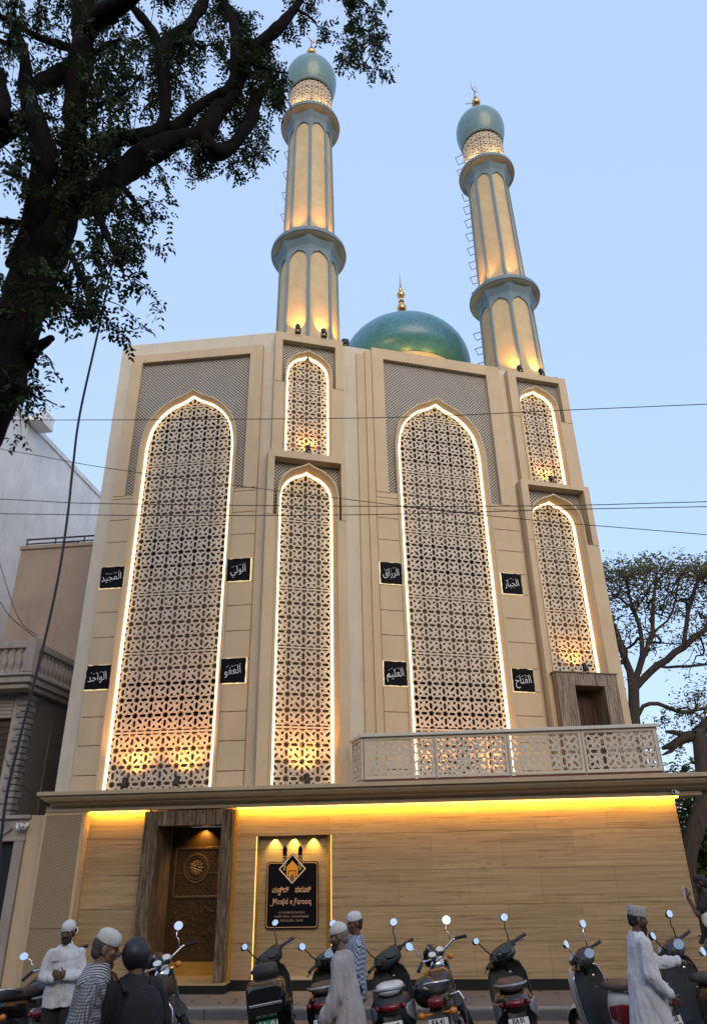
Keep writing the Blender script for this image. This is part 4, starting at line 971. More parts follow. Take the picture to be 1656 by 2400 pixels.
for bi, L in enumerate(BR):
    P4 = smooth_path([Vector((a[0], a[1], a[2], a[3])) for a in L], 9 if L[0][3] > .12 else 5)
    pts = [Vector(p[:3]) for p in P4]; rad = [max(.005, p[3]) for p in P4]
    pts = [p + Vector(noise.noise_vector(p*1.7))*min(.05, r*.35) for p, r in zip(pts, rad)]
    rad = [r*((.98 if bi == 0 else 1.12)+.2*noise.noise(p*3.1)) for p, r in zip(pts, rad)]
    tb.tube(pts, rad, 18 if max(rad) > .12 else 10)
    for p, q, r in zip(pts, pts[1:], rad):
        seg = (q-p); dens = 5.6 if r < .05 else (4.2 if r < .11 else (1.5 if r < .18 else .55))
        if p.z < 7.2 or bi == 0: dens *= .45
        if bi in (16, 21, 23): dens *= .75
        if bi == 0 and p.z < 6.0: continue
        cnt = seg.length*dens*1.75*((0 if p.z > 15.9 else .5) if bi in (17, 18) else .12 if bi == 20 else (.35 if bi == 6 and p.z > 15.0 else 1)); cnt = int(cnt)+(1 if rt.random() < cnt % 1 else 0)
        for _ in range(cnt):
            o = p + seg*rt.random(); d = rv(rt)
            if r > .06: d.y = abs(d.y)*.9; o.y += r*.5
            d.z = d.z*.8+.1; d -= seg.normalized()*d.dot(seg.normalized())*.5; d.normalize()
            n = rt.randint(4, 7); tp = [o]; ln = rt.uniform(.45, 1.15)*(TS.get(bi, .95) if not (bi == 6 and p.z > 15.0) else .32)
            for k in range(n):
                d = (d + rv(rt, .35) + Vector((0, 0, -.10))).normalized(); tp.append(tp[-1]+d*(ln/n))
            twigs.tube(tp, [max(.003, .013*(1-k/(n+1))) for k in range(n+1)], 4, cap=False)
            for k in range(1, n+1):
                for _2 in range(2 if k < n else 3):
                    if rt.random() < .08: continue
                    sd = (d*.5+rv(rt)+Vector((0, 0, -.55))).normalized()
                    lv.spray(tp[k], sd, rt.uniform(.14, .30), rt.randint(3, 7), rt.uniform(.052, .085), rt)
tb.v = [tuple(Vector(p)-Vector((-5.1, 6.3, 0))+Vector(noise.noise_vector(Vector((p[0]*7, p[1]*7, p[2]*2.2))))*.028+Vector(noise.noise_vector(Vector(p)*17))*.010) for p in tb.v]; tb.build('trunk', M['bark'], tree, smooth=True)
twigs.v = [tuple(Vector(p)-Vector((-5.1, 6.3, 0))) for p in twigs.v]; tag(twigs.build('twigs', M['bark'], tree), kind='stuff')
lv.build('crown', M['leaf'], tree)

def pipe_tree(base_pts, r0, scaffold, targets, name, label, m, leafm, leafkw, thin=.012, expo=2.5, sag=0.0, seed=3, cat='tree'):
    """branches grow from a trunk to every target, each from the nearest existing node; thickness by what hangs on it"""
    rr = random.Random(seed); root = tag(empty(name, base_pts[0]), label, cat)
    nodes = [Vector(p) for p in base_pts]; par = [-1]+list(range(len(base_pts)-1)); first = len(nodes)-1; plen = [0.0]*len(nodes)
    org = nodes[first]
    for sp in scaffold:
        prev = min(range(len(nodes)), key=lambda i: (nodes[i]-Vector(sp[0])).length)
        sp_ = smooth_path([nodes[prev]]+[Vector(q) for q in sp[1:]], 3)[1:]
        for q in sp_:
            q = q+rv(rr, .05); plen.append(plen[prev]+(q-nodes[prev]).length*.5); nodes.append(q); par.append(prev); prev = len(nodes)-1
    targets = sorted(targets, key=lambda t: (t-org).length)
    tips = []
    for t in targets:
        best, bd = None, 1e9
        for i in range(max(0, first-2), len(nodes)):
            p = nodes[i]; d = (t-p).length
            bias = d + .34*plen[i]
            if t.z < p.z-.3: bias += (p.z-t.z)*1.2
            if bias < bd: bd, best = bias, i
        p = nodes[best]; k = max(2, int((t-p).length/.5)); prev = best
        bow = rv(rr, .12)*(t-p).length; bow.z -= sag*(t-p).length
        for j in range(1, k+1):
            u = j/k; q = p.lerp(t, u) + bow*math.sin(PI*u) + rv(rr, .04)
            plen.append(plen[prev]+(q-nodes[prev]).length); nodes.append(q); par.append(prev); prev = len(nodes)-1
        tips.append(prev)
    cnt = [0.0]*len(nodes)
    for t in tips:
        i = t
        while i >= 0: cnt[i] += 1; i = par[i]
    mx = max(cnt); rad = [max(thin, r0*(c/mx)**(1/expo)) for c in cnt]
    mb = MB(); ch = {}
    for i, p in enumerate(par):
        if p >= 0: ch.setdefault(p, []).append(i)
    done = set()
    def chain(i):
        c = [par[i], i] if par[i] >= 0 else [i]
        while True:
            k = ch.get(c[-1], [])
            if not k: break
            k = sorted(k, key=lambda q: -cnt[q])
            for o in k[1:]: stack.append(o)
            c.append(k[0])
        return c
    stack = [0]
    while stack:
        i = stack.pop(); c = chain(i)
        rs = [rad[j] for j in c]
        if par[i] >= 0: rs[0] = min(rs[0], rs[1]*1.25)
        mb.tube([nodes[j]-nodes[0] for j in c], rs, 7 if rs[0] > .05 else 4, cap=False)
    mb.build('trunk', m, root, smooth=True)
    lv = Leaves(); leafkw(lv, nodes, tips, rr); lv.build('crown', leafm, root)
    return root
# rain tree far behind, right of the mosque
rr = random.Random(5); tg = []
for i in range(900):
    a = rr.uniform(0, 2*PI); q = math.sqrt(rr.random())*7.6
    x = 9.4+q*math.cos(a)*1.0; y = 31+q*math.sin(a)*.42
    z = 13.35-.035*q*q*.6+rr.uniform(-.4, .2)-(rr.uniform(.5, 3.2) if i % 2 == 0 else 0)
    tg.append(Vector((x, y, z)))
for i in range(60):
    a = rr.uniform(-.5, .5); q = rr.uniform(1.5, 6); tg.append(Vector((8.2+q*math.cos(a), 30+q*math.sin(a), 7.1+rr.uniform(-.3, .7)+.03*q*q*rr.uniform(-.5, 1))))
def rl(lv, nodes, tips, rr):
    for t in tips:
        p = nodes[t]; low = p.z < 9.5
        for _ in range(9 if low else (11 if p.z > 12.3 else 3)):
            q = p + Vector((rr.gauss(0, .42), rr.gauss(0, .42), rr.gauss(.12, .18 if not low else .2)))
            for _2 in range(3): lv.leaf(q+rv(rr, .12), Vector((rr.uniform(-1,1), rr.uniform(-1,1), rr.uniform(-.4,.3))).normalized(), (Vector((0,0,1))+rv(rr,.6)).normalized(), rr.uniform(.11, .21), rr.uniform(.03, .06))
    for _ in range(2600):
        i = rr.randrange(len(nodes))
        if nodes[i].z > 8.0 and rr.random() < .5: q = nodes[i]+rv(rr, .35); lv.leaf(q, rv(rr).normalized(), rv(rr).normalized(), rr.uniform(.1, .2), .05)
pipe_tree([(7.75, 30, 0), (7.72, 30, 4), (7.85, 30, 6.9), (8.05, 30, 8.1)], .23, [[(8.05,30,8.1),(8.0,30,9.3),(7.65,30,11),(7.3,30,12.6)],[(8.05,30,8.1),(8.6,30,9.3),(9.2,30,10.3),(9.6,30.2,11.8),(9.9,30,12.9)],[(8.6,30,9.3),(8.75,30,10.6),(8.6,30,12.7)],[(8.05,30,8.1),(9.2,30,9.0),(10.3,30,9.7),(11.4,30,10.4),(13,30,11.6)],[(9.2,30,9.0),(10.3,29.8,8.85),(12.5,29.7,9.0)],[(10.3,30,9.7),(10.9,30,11.2),(11.6,30,12.7)],[(9.2,30,10.3),(10.2,30,11.2),(10.9,30,12.8)],[(7.85,30,6.9),(8.6,30,7.5),(9.6,30,7.15),(10.7,30,7.25),(12,30,7.5)]], tg, 'rain_tree', 'flat topped spreading rain tree behind the right end of the mosque', M['barkfar'], M['leaf_far'], rl, thin=.016)
# leaning pruned tree at the right edge
pt = tag(empty('pruned_tree', (4.95, 18, 0)), 'thick leaning trunk with pruned stubs at the right edge of the mosque', 'tree'); M['bark2'] = mat('brown_grey_bark', (.06,.045,.036), .95, .35, 5, .9, 12, stretch=(3,3,.6))
P = [Vector(p) for p in ((0,0,0), (.15,0,1.2), (.35,0,2.1), (.72,0,2.75), (1.0,0,3.35), (1.12,0,4.2), (1.18,0,4.75))]
MB().tube(smooth_path(P, 3), [.23-.004*i for i in range(19)], 12).tube([(1.15,0,4.62), (.9,.05,4.6), (.55,.1,4.42), (.3,.1,4.36)], [.13,.12,.09,.04], 8).tube([(.9,.05,4.62), (.6,0,4.7), (.42,0,4.72)], [.08,.06,.03], 8).tube([(.72,.08,4.5), (.45,0,4.28), (.25,0,4.2)], [.06,.05,.02], 6).tube([(1.2,0,4.7), (1.6,.1,5.0), (2.4,.2,5.1)], [.14,.12,.09], 8).build('trunk', M['bark2'], pt, smooth=True)
lv = Leaves()
for _ in range(120):
    q = pt.location+Vector((rt.uniform(.2, 2), rt.uniform(-.3, .5), rt.uniform(4.4, 5.3))); lv.spray(q, rv(rt)-Vector((0,0,.5)), .25, 4, .08, rt)
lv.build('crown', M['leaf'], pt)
def shrub(x, y, h, w, label, m, n, seed, lw=.10, z0=.15):
    rr = random.Random(seed); t = tag(empty('shrub', (x, y, z0)), label, 'shrub', 'shrubs beside the mosque')
    st = MB(); lv = Leaves()
    for i in range(n):
        a = rr.uniform(0, 2*PI); q = math.sqrt(rr.random())*w; tip = Vector((q*math.cos(a), q*math.sin(a)*.6, h*(1-.35*(q/w)**2)*rr.uniform(.25, 1)))
        if i % 6 == 0: st.tube([(tip.x*.2, tip.y*.2, 0), (tip.x*.5, tip.y*.5, tip.z*.55), tuple(tip)], [.025, .014, .005], 5)
        for _ in range(3): lv.spray(Vector((x, y, z0))+tip+rv(rr, .1), (rv(rr)+Vector((q*math.cos(a)/w, 0, -.1))), rr.uniform(.2, .4), rr.randint(3, 5), lw*rr.uniform(.8, 1.3), rr)
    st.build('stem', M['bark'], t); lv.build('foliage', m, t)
shrub(6.2, 19.5, 4.3, 1.2, 'tall dark green shrub between the wall and the leaning trunk', M['leaf_shrub'], 640, 1)
shrub(8.2, 21, 5.0, 1.9, 'broad dark shrub behind the leaning trunk', M['leaf_shrub'], 700, 2, .12)
shrub(6.9, 17.2, 1.7, .8, 'low shrub at the foot of the leaning trunk', M['leaf_shrub'], 200, 3)
# fronds
ft = tag(empty('fern_palm', (5.55, 16.6, .15)), 'yellow green fronds beside the wall, above the man in black', 'plant', 'shrubs beside the mosque')
for i in range(13):
    lv = Leaves(); a = rt.uniform(0, 2*PI); L = rt.uniform(.7, 1.1); pz = 1.35+rt.uniform(-.3, .25)
    for k in range(16):
        t = k/15; q = Vector((5.55, 16.6, .15))+Vector((math.cos(a)*L*t, math.sin(a)*L*t, pz+.45*t-.75*t*t)); w = Vector((-math.sin(a), math.cos(a), 0)); d = Vector((math.cos(a), math.sin(a), -.4))
        for sg in (-1, 1): lv.leaf(q, (w*sg+d*.6).normalized(), Vector((0, 0, 1)), .22*(1-.6*t), .022)
    o = lv.build('frond', M['frond'], ft)
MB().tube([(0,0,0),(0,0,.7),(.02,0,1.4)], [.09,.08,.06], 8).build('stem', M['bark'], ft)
ln = tag(empty('lantern', (6.62, 18.2, 4.75)), 'small lit amber lantern at the far right edge under the tree', 'lantern')
MB().box(-.16, .16, -.16, .16, .0, .05).prism([(-.2, .42), (.2, .42), (.06, .56), (-.06, .56)], -.2, .2).build('lantern_roof', M['black'], ln)
MB().box(-.12, .12, -.12, .12, .05, .415).build('lantern_glass', emit('lantern_glow', (1, .5, .1), 1.6), ln)
for x in (-.13, .13): MB().box(x-.012, x+.012, -.135, -.121, .05, .42).build('bar', M['black'], ln)
MB().tube([(.0, 0, .55), (.3, 0, .75), (1.0, 0, .72), (1.0, 0, -4.6)], [.02, .02, .03, .05], 8).build('pole', M['black'], ln)
# ================================================================ SCOOTERS AND MOTORCYCLES
def sect(y, w, z0, z1, k=12, flat=.6, x0=0.0):
    """rounded cross section in the x-z plane at y"""
    out = []
    zc = (z0+z1)/2; h = (z1-z0)/2
    for i in range(k):
        a = 2*PI*(i+.5)/k; c, s_ = math.cos(a), math.sin(a)
        f = lambda v: math.copysign(abs(v)**flat, v)
        out.append((x0+w*f(c), y, zc+h*f(s_)))
    return out
def wheel(t, y, r, tw, rimc, name='wheel', rr=None, loc=None, spokes=5, rz=0.0):
    w = empty(name, loc or (0, y, r), rz, t)
    prof = [(r-.09, -tw*.75), (r-.05, -tw), (r-.015, -tw*.85), (r, -tw*.35), (r, tw*.35), (r-.015, tw*.85), (r-.05, tw), (r-.09, tw*.75), (r-.09, -tw*.75)]
    b = MB(); b.T = Matrix.Rotation(R(90), 4, 'Y'); b.lathe(prof, 28); b.build('tyre', M['rubber'], w, auto=50)
    b = MB(); b.T = Matrix.Rotation(R(90), 4, 'Y'); b.lathe([(r-.085, -tw*.7), (r-.11, -tw*.6), (r-.11, tw*.6), (r-.085, tw*.7)], 28); b.lathe([(.001, -.05), (.05, -.05), (.05, .05), (.001, .05)], 14)
    for i in range(spokes):
        a = 2*PI*i/spokes; d = Vector((math.cos(a), math.sin(a), 0)); b.tube([tuple(d*.04), tuple(d*(r-.10))], .018, 6)
    b.build('rim', rimc, w, auto=50)
    return w
def mirror(par, base, top, head, rx, rz_, tiltz, stalkm, face, shape='round'):
    m = MB().tube([base, (Vector(base)+Vector(top))/2+Vector((.02 if base[0] > 0 else -.02, 0, .02)), top, head], .008, 6).build('mirror_stalk', stalkm, par, smooth=True)
    h = Vector(head)
    T = Matrix.Translation(h) @ Matrix.Rotation(tiltz, 4, 'Z') @ Matrix.Rotation(R(-14), 4, 'X')
    n = 18 if shape == 'round' else 6
    b = MB(); b.T = T
    ring = lambda k, y: [(rx*k*math.cos(2*PI*i/n+.3), y, rz_*k*math.sin(2*PI*i/n+.3)) for i in range(n)]
    b.loft([ring(.3, .045), ring(.8, .035), ring(1, .008), ring(1, -.004)]); b.build('mirror_shell', stalkm, par, auto=60)
    b = MB(); b.T = T; b.add(ring(.90, -.0055), [tuple(range(n))]); b.build('mirror_glass', face, par)
def plate_part(par, c, w, h, lines, m, lm, tilt=12, rz=0):
    p = MB().box(-w/2, w/2, -.004, .004, -h/2, h/2).build('number_plate', m, par, loc=c, rz=rz, bevel=.004)
    p.rotation_euler.x = R(tilt)
    b = MB()
    for i, tx in enumerate(lines):
        sz = h/len(lines)*.92
        b.text(tx, sz, Matrix.Translation((0, -.0065, h/2-(i+.86)*h/len(lines)+.012)) @ Matrix.Rotation(R(90), 4, 'X'), .001, .78, bold=.002)
    b.build('plate_lettering', lm, p)
def steered(t, y0, ang):
    """everything on the raked steering axis"""
    F = empty('front_assembly', (0, y0, 0), 0, t); pv = Vector((0, y0+.05, .95))
    ax = Vector((0, -math.sin(R(27)), math.cos(R(27))))
    F.matrix_basis = Matrix.Translation(pv) @ Matrix.Rotation(R(ang), 4, ax) @ Matrix.Translation(-pv) @ Matrix.Translation((0, y0, 0))
    return F
M['darkletter'] = mat('black_letter', (.012,.012,.014), .6, 0, 3, 0)
def scooter(loc, rz, label, body, tail_m, seat_m, plate, mirrors=((-1, 'round'), (1, 'round')), steer=42, lean=8, s=1.0, dash=None, box=False, tail='red', chrome=False, headcol=None, fat=1.0, mface=None, gp=False, apron=None, shield=None):
    t = tag(empty('scooter', loc, rz), label, 'scooter', 'two-wheelers parked along the kerb'); s *= .925; t.location.y += .32; t.scale = (s*1.04, s*1.04, s*1.02); t.rotation_euler.y = -R(lean)
    shield = shield or M['black']; apron = apron or body
    wheel(t, -.58, .235, .05, M['steel'])
    F = steered(t, .40, steer)                # everything that steers
    fo = lambda x, y, z: (x, y-.40, z)
    wheel(F, 0, .225, .045, M['steel'], 'front_wheel', loc=fo(0, .74, .225))
    b = MB(); b.loft([[(x*.075, .34+.25*math.cos(a), .225+.25*math.sin(a)+(.01 if abs(x) < .5 else 0)) for x in (-1, -.5, .5, 1)] for a in [R(q) for q in range(20, 190, 17)]], cap=False, closed=False)
    b.build('front_mudguard', apron, F, smooth=True)
    MB().tube([fo(0, .66, .30), fo(0, .52, .70), fo(0, .43, .98)], [.035, .04, .05], 8).build('steering_column', M['black'], F)
    # handlebar cowl
    hb = MB().loft([sect(-.10, .05, .96, 1.03), sect(-.07, .13, .93, 1.08), sect(0, .17*fat, .90, 1.11), sect(.08, .16*fat, .90, 1.09), sect(.15, .11, .90, 1.03), sect(.18, .04, .93, .99)]).build('handlebar_cowl', headcol or body, F, smooth=True)
    # dash face turned to the rider
    T = Matrix.Translation((0, -.085, 1.055)) @ Matrix.Rotation(R(-38), 4, 'X')
    b = MB(); b.T = T; n = 16; b.add([(.095*math.cos(2*PI*i/n), -.012, .055*math.sin(2*PI*i/n)) for i in range(n)]+[(.095*math.cos(2*PI*i/n), .03, .055*math.sin(2*PI*i/n)) for i in range(n)], [tuple(range(n))]+[(i, (i+1) % n, n+(i+1) % n, n+i) for i in range(n)])
    b.build('instrument_panel', dash or M['plast_grey'], hb)
    for sg in (-1, 1):
        MB().tube([(sg*.12, -.01, 1.03), (sg*.24, -.03, 1.035), (sg*.37, -.08, 1.03)], [.018, .017, .019], 10).build('grip', M['black'], F)
        MB().tube([(sg*.20, .045, 1.02), (sg*.30, .03, 1.0), (sg*.38, -.01, .985)], [.009, .007, .009], 6).build('brake_lever', M['steel'], F)
        MB().box(sg*.17-.03, sg*.17+.03, -.045, .02, 1.0, 1.06).build('switch_housing', M['black'], F, bevel=.01)
        MB().ell((sg*.15, .10, .96), (.035, .04, .03), 10, 6).build('indicator', M['amber'], F)
    for sg, shp in mirrors:
        mirror(F, (sg*.16, 0, 1.07), (sg*.21, .02, 1.19), (sg*.27, .0, 1.30), .053, .045 if shp == 'round' else .038, sg*R(-10), M['black'] if not chrome else M['chrome'], mface or M['mirror'], shp)
    MB().ell((0, .17, 1.0), (.085, .04, .06), 14, 8).build('headlamp', M['silver'], F, smooth=True)
    # leg shield and apron
    def shp(y, dz=0):
        out = []
        for z, w in ((.27, .17), (.34, .21), (.48, .225), (.64, .23), (.80, .215), (.90, .17), (.945, .09)): out.append((z, w))
        return out
    pr = shp(0); rings = []
    for z, w in pr:
        yy = .34+.16*(z-.27)
        rings.append([(x*w, yy+.05*(1-abs(x)**2)-.015, z) for x in (-1, -.75, -.4, 0, .4, .75, 1)]+[(x*w, yy+.10+.12*(1-abs(x)**2), z) for x in (1, .75, .4, 0, -.4, -.75, -1)])
    MB().loft(rings).build('front_apron', apron, t, auto=50)
    b = MB(); rg2 = []
    for z, w in pr: rg2.append([(x*w*.93, .34+.16*(z-.27)+.05*(1-abs(x)**2)-.028+(.012 if abs(x) > .9 else 0), z+.005) for x in (-1, -.75, -.4, 0, .4, .75, 1)])
    b.loft(rg2, cap=False, closed=False); sh = b.build('leg_shield', shield, t, smooth=True)
    MB().ell((.04, .345, .82), (.018, .008, .018), 10, 6).build('key_lock', M['chrome'], sh)
    MB().tube([(.0, .33, .74), (.0, .29, .73), (0, .285, .70)], .007, 6).build('bag_hook', M['chrome'], sh)
    b = MB()
    for sg in (-1, 1): b.tube([(sg*w, .335+.16*(z-.27)-.01, z) for z, w in pr], .011, 6)
    b.build('shield_trim', M['chrome'] if chrome else M['plast_grey'], t, smooth=True)
    MB().loft([sect(-.12, .17, .24, .32, flat=.4), sect(.1, .20, .25, .31, flat=.4), sect(.40, .19, .25, .31, flat=.4)]).build('floorboard', M['plast_grey'], t, auto=40)
    # rear body
    b = MB().loft([sect(-.02, .12, .30, .70), sect(-.10, .17*fat, .30, .755), sect(-.30, .205*fat, .33, .775), sect(-.52, .205*fat, .40, .785), sect(-.72, .165*fat, .50, .79), sect(-.86, .11*fat, .60, .785), sect(-.92, .05, .66, .76)])
    rb = b.build('rear_body', body, t, smooth=True)
    for sg in (-1, 1):
        MB().loft([sect(-.16, .012, .50, .62, x0=sg*.19*fat), sect(-.40, .014, .46, .68, x0=sg*.207*fat), sect(-.66, .012, .54, .70, x0=sg*.185*fat), sect(-.80, .008, .62, .70, x0=sg*.14*fat)]).build('side_panel', tail_m, rb, smooth=True)
    MB().loft([sect(.06, .09, .76, .80), sect(.0, .135, .745, .83), sect(-.22, .155, .75, .845), sect(-.40, .15, .765, .855), sect(-.55, .145, .785, .89), sect(-.74, .11, .79, .89), sect(-.82, .05, .80, .86)]).build('seat', seat_m, t, smooth=True)
    MB().loft([sect(-.86, .10, .67, .755), sect(-.915, .095, .675, .75), sect(-.945, .06, .69, .735)]).build('tail_light', M['redlens'], t, smooth=True)
    for sg in (-1, 1): MB().ell((sg*.135, -.86, .71), (.03, .05, .026), 10, 6).build('tail_indicator', M['amber'] if tail == 'amber' else M['redlens'], t, smooth=True)
    MB().tube([(.15, -.45, .80), (.165, -.62, .845), (.12, -.86, .865), (0, -.92, .87), (-.12, -.86, .865), (-.165, -.62, .845), (-.15, -.45, .80)], .014, 8).build('grab_rail', M['chrome'] if chrome else M['silver'], t, smooth=True)
    MB().loft([[(x, -.88-.02*abs(x)*5, .64) for x in (-.09, 0, .09)]+[(x, -.86, .64) for x in (.09, 0, -.09)], [(x, -.97, .36) for x in (-.075, 0, .075)]+[(x, -.95, .36) for x in (.075, 0, -.075)], [(x, -.96, .28) for x in (-.06, 0, .06)]+[(x, -.94, .28) for x in (.06, 0, -.06)]]).build('rear_mudguard', M['black'], t)
    plate_part(t, (0, -.965, .535), .20, .13, plate, M['greenplate'] if gp else M['plate'], M['white'] if gp else M['darkletter'], -12)
    MB().tube([(.15, -.35, .27), (.19, -.55, .29), (.20, -.82, .36)], [.03, .05, .055], 10).build('exhaust', M['black'], t, smooth=True)
    MB().loft([sect(-.25, .05, .20, .34, x0=-.12), sect(-.55, .06, .20, .34, x0=-.14), sect(-.68, .04, .22, .31, x0=-.14)]).build('engine_case', M['steel'], t, smooth=True)
    MB().tube([(-.12, -.2, .25), (-.22, -.24, 0.02)], .012, 6).build('side_stand', M['steel'], t)
    if box:
        MB().loft([sect(-1.06, .17, .66, .90, flat=.35), sect(-1.0, .20, .62, .94, flat=.35), sect(-.72, .21, .62, .95, flat=.35), sect(-.66, .19, .66, .92, flat=.35)]).build('top_case', M['blackgloss'], t, auto=35)
        MB().box(-.17, .17, -1.075, -1.05, .74, .765).build('case_trim', M['silver'], t, bevel=.005)
        MB().loft([sect(-.70, .13, .93, 1.06, flat=.5), sect(-.60, .14, .93, 1.08, flat=.5), sect(-.54, .10, .93, 1.04, flat=.5)]).build('pillion_backrest', M['seat'], t, smooth=True)
    return t
def bike(loc, rz, label, tank_m, plate, steer=44, lean=9, s=1.0, helmet=False, apart=False, rack=True):
    t = tag(empty('motorcycle', loc, rz), label, 'motorcycle', 'two-wheelers parked along the kerb'); s *= .95; t.location.y += .32; t.scale = (s*1.04, s*1.04, s*1.02); t.rotation_euler.y = -R(lean)
    wheel(t, -.62, .30, .05, M['steel'], spokes=6)
    F = steered(t, .42, steer)
    wheel(F, 0, .30, .045, M['steel'], 'front_wheel', loc=(0, .28, .30), spokes=6)
    for sg in (-1, 1): MB().tube([(sg*.09, .28, .30), (sg*.09, .08, .78), (sg*.09, .03, .92)], [.022, .024, .02], 8).build('fork_leg', M['chrome'], F)
    b = MB(); b.loft([[(x*.07, .28+.33*math.cos(a), .30+.33*math.sin(a)) for x in (-1, -.5, .5, 1)] for a in [R(q) for q in range(30, 170, 14)]], cap=False, closed=False); b.build('front_mudguard', M['black'], F, smooth=True)
    MB().ell((0, .12, .90), (.11, .09, .10), 16, 10).build('headlamp', M['chrome'], F, smooth=True)
    MB().loft([sect(.10, .02, .96, 1.16), sect(.13, .12, .94, 1.13), sect(.16, .13, .92, 1.06)]).build('windscreen_cowl', M['blackgloss'], F, smooth=True)
    for sg in (-1, 1):
        b = MB(); b.T = Matrix.Translation((sg*.065, .02, 1.03)) @ Matrix.Rotation(R(35), 4, 'X'); b.lathe([(.001, .03), (.048, .03), (.052, .025), (.052, -.03), (.03, -.05)], 16)
        g = b.build('gauge', M['chrome'], F, auto=40)
        b = MB(); b.T = Matrix.Translation((sg*.065, .02, 1.03)) @ Matrix.Rotation(R(35), 4, 'X'); b.lathe([(.001, .0315), (.044, .0315)], 16); b.build('dial', M['plate'], g)
    MB().tube([(-.40, -.14, 1.02), (-.26, -.06, 1.06), (-.12, .0, 1.02), (-.06, .02, .97), (.06, .02, .97), (.12, .0, 1.02), (.26, -.06, 1.06), (.40, -.14, 1.02)], .014, 8).build('handlebar', M['chrome'], F, smooth=True)
    for sg in (-1, 1):
        MB().tube([(sg*.28, -.07, 1.06), (sg*.41, -.145, 1.018)], [.019, .02], 10).build('grip', M['rubber'], F)
        MB().tube([(sg*.22, .01, 1.05), (sg*.32, -.02, 1.04), (sg*.40, -.07, 1.01)], .007, 6).build('brake_lever', M['steel'], F)
        MB().ell((sg*.20, .08, .90), (.04, .045, .035), 10, 6).build('indicator', M['amber'], F, smooth=True)
        mirror(F, (sg*.23, -.04, 1.07), (sg*.25, -.02, 1.19), (sg*.32, -.03, 1.28), .054, .049, sg*R(-10), M['chrome'], M['mirror'])
    MB().loft([sect(.42, .06, .70, .80), sect(.32, .135, .68, .90), sect(.12, .15, .68, .92), sect(-.06, .11, .70, .86), sect(-.12, .06, .72, .80)]).build('fuel_tank', tank_m, t, smooth=True)
    MB().loft([sect(-.02, .08, .74, .82), sect(-.14, .12, .72, .85), sect(-.45, .135, .73, .86), sect(-.72, .12, .76, .885), sect(-.86, .06, .78, .86)]).build('seat', M['seat'], t, smooth=True)
    MB().loft([sect(-.10, .08, .52, .72), sect(-.40, .13, .54, .75), sect(-.72, .10, .62, .78), sect(-.92, .05, .70, .78)]).build('side_panel', M['blackgloss'], t, smooth=True)
    MB().loft([sect(-.90, .09, .66, .78), sect(-.95, .085, .67, .77), sect(-.975, .05, .69, .75)]).build('tail_light', M['redlens'], t, smooth=True)
    for sg in (-1, 1): MB().tube([(sg*.05, -.90, .62), (sg*.15, -.91, .62)], .012, 6).ell((sg*.17, -.91, .62), (.045, .04, .035), 10, 6).build('tail_indicator', M['amber'], t, smooth=True)
    MB().loft([[(x, -.88, .66) for x in (-.08, 0, .08)]+[(x, -.85, .66) for x in (.08, 0, -.08)], [(x, -.98, .40) for x in (-.075, 0, .075)]+[(x, -.95, .40) for x in (.075, 0, -.075)], [(x, -1.0, .24) for x in (-.065, 0, .065)]+[(x, -.97, .24) for x in (.065, 0, -.065)]]).build('rear_mudguard', M['black'], t)
    plate_part(t, (0, -.985, .51), .21, .15, plate, M['plate'], M['darkletter'], -8)
    MB().box(-.12, .12, -.25, .30, .32, .62).build('engine', M['steel'], t, bevel=.05)
    for i in range(6): MB().box(-.15, .15, .0, .22, .50+i*.03, .513+i*.03).build('cooling_fin', M['steel'], t)
    MB().tube([(.12, .2, .35), (.17, -.1, .28), (.19, -.5, .33), (.20, -.95, .40)], [.02, .025, .045, .05], 10).build('exhaust', M['chrome'], t, smooth=True)
    MB().tube([(.14, -.50, .82), (.17, -.80, .88), (.0, -.93, .90), (-.17, -.80, .88), (-.14, -.50, .82)], .013, 8).build('grab_rail', M['chrome'], t, smooth=True)
    if rack:
        MB().tube([(.13, -.80, .74), (.26, -.78, .76), (.29, -.80, .70), (.29, -.80, .44), (.25, -.80, .38), (.14, -.70, .40)], .014, 8).build('leg_guard', M['chrome'], t, smooth=True)
    MB().tube([(-.12, -.1, .3), (-.24, -.15, .02)], .012, 6).build('side_stand', M['steel'], t)
    for sg in (-1, 1): MB().tube([(sg*.1, -.05, .33), (sg*.26, -.05, .33)], .016, 6).build('foot_peg', M['rubber'], t)
    return t
def helmet(loc, rz, label, m, s=1.0, rx=0.0):
    t = tag(empty('helmet', loc, rz), label, 'helmet'); t.rotation_euler.x = rx
    MB().ell((0, 0, 0), (.125*s, .15*s, .135*s), 20, 14).build('shell', m, t, smooth=True)
    MB().loft([sect(-.145*s, .05*s, -.03*s, .05*s), sect(-.12*s, .10*s, -.05*s, .065*s), sect(-.04*s, .131*s, -.055*s, .07*s), sect(.0, .128*s, -.05*s, .06*s)]).build('visor', M['glass'], t, smooth=True)
    return t
dashlit = mat('pale_dash', (.26,.32,.37), .15, .1, 5, 0)
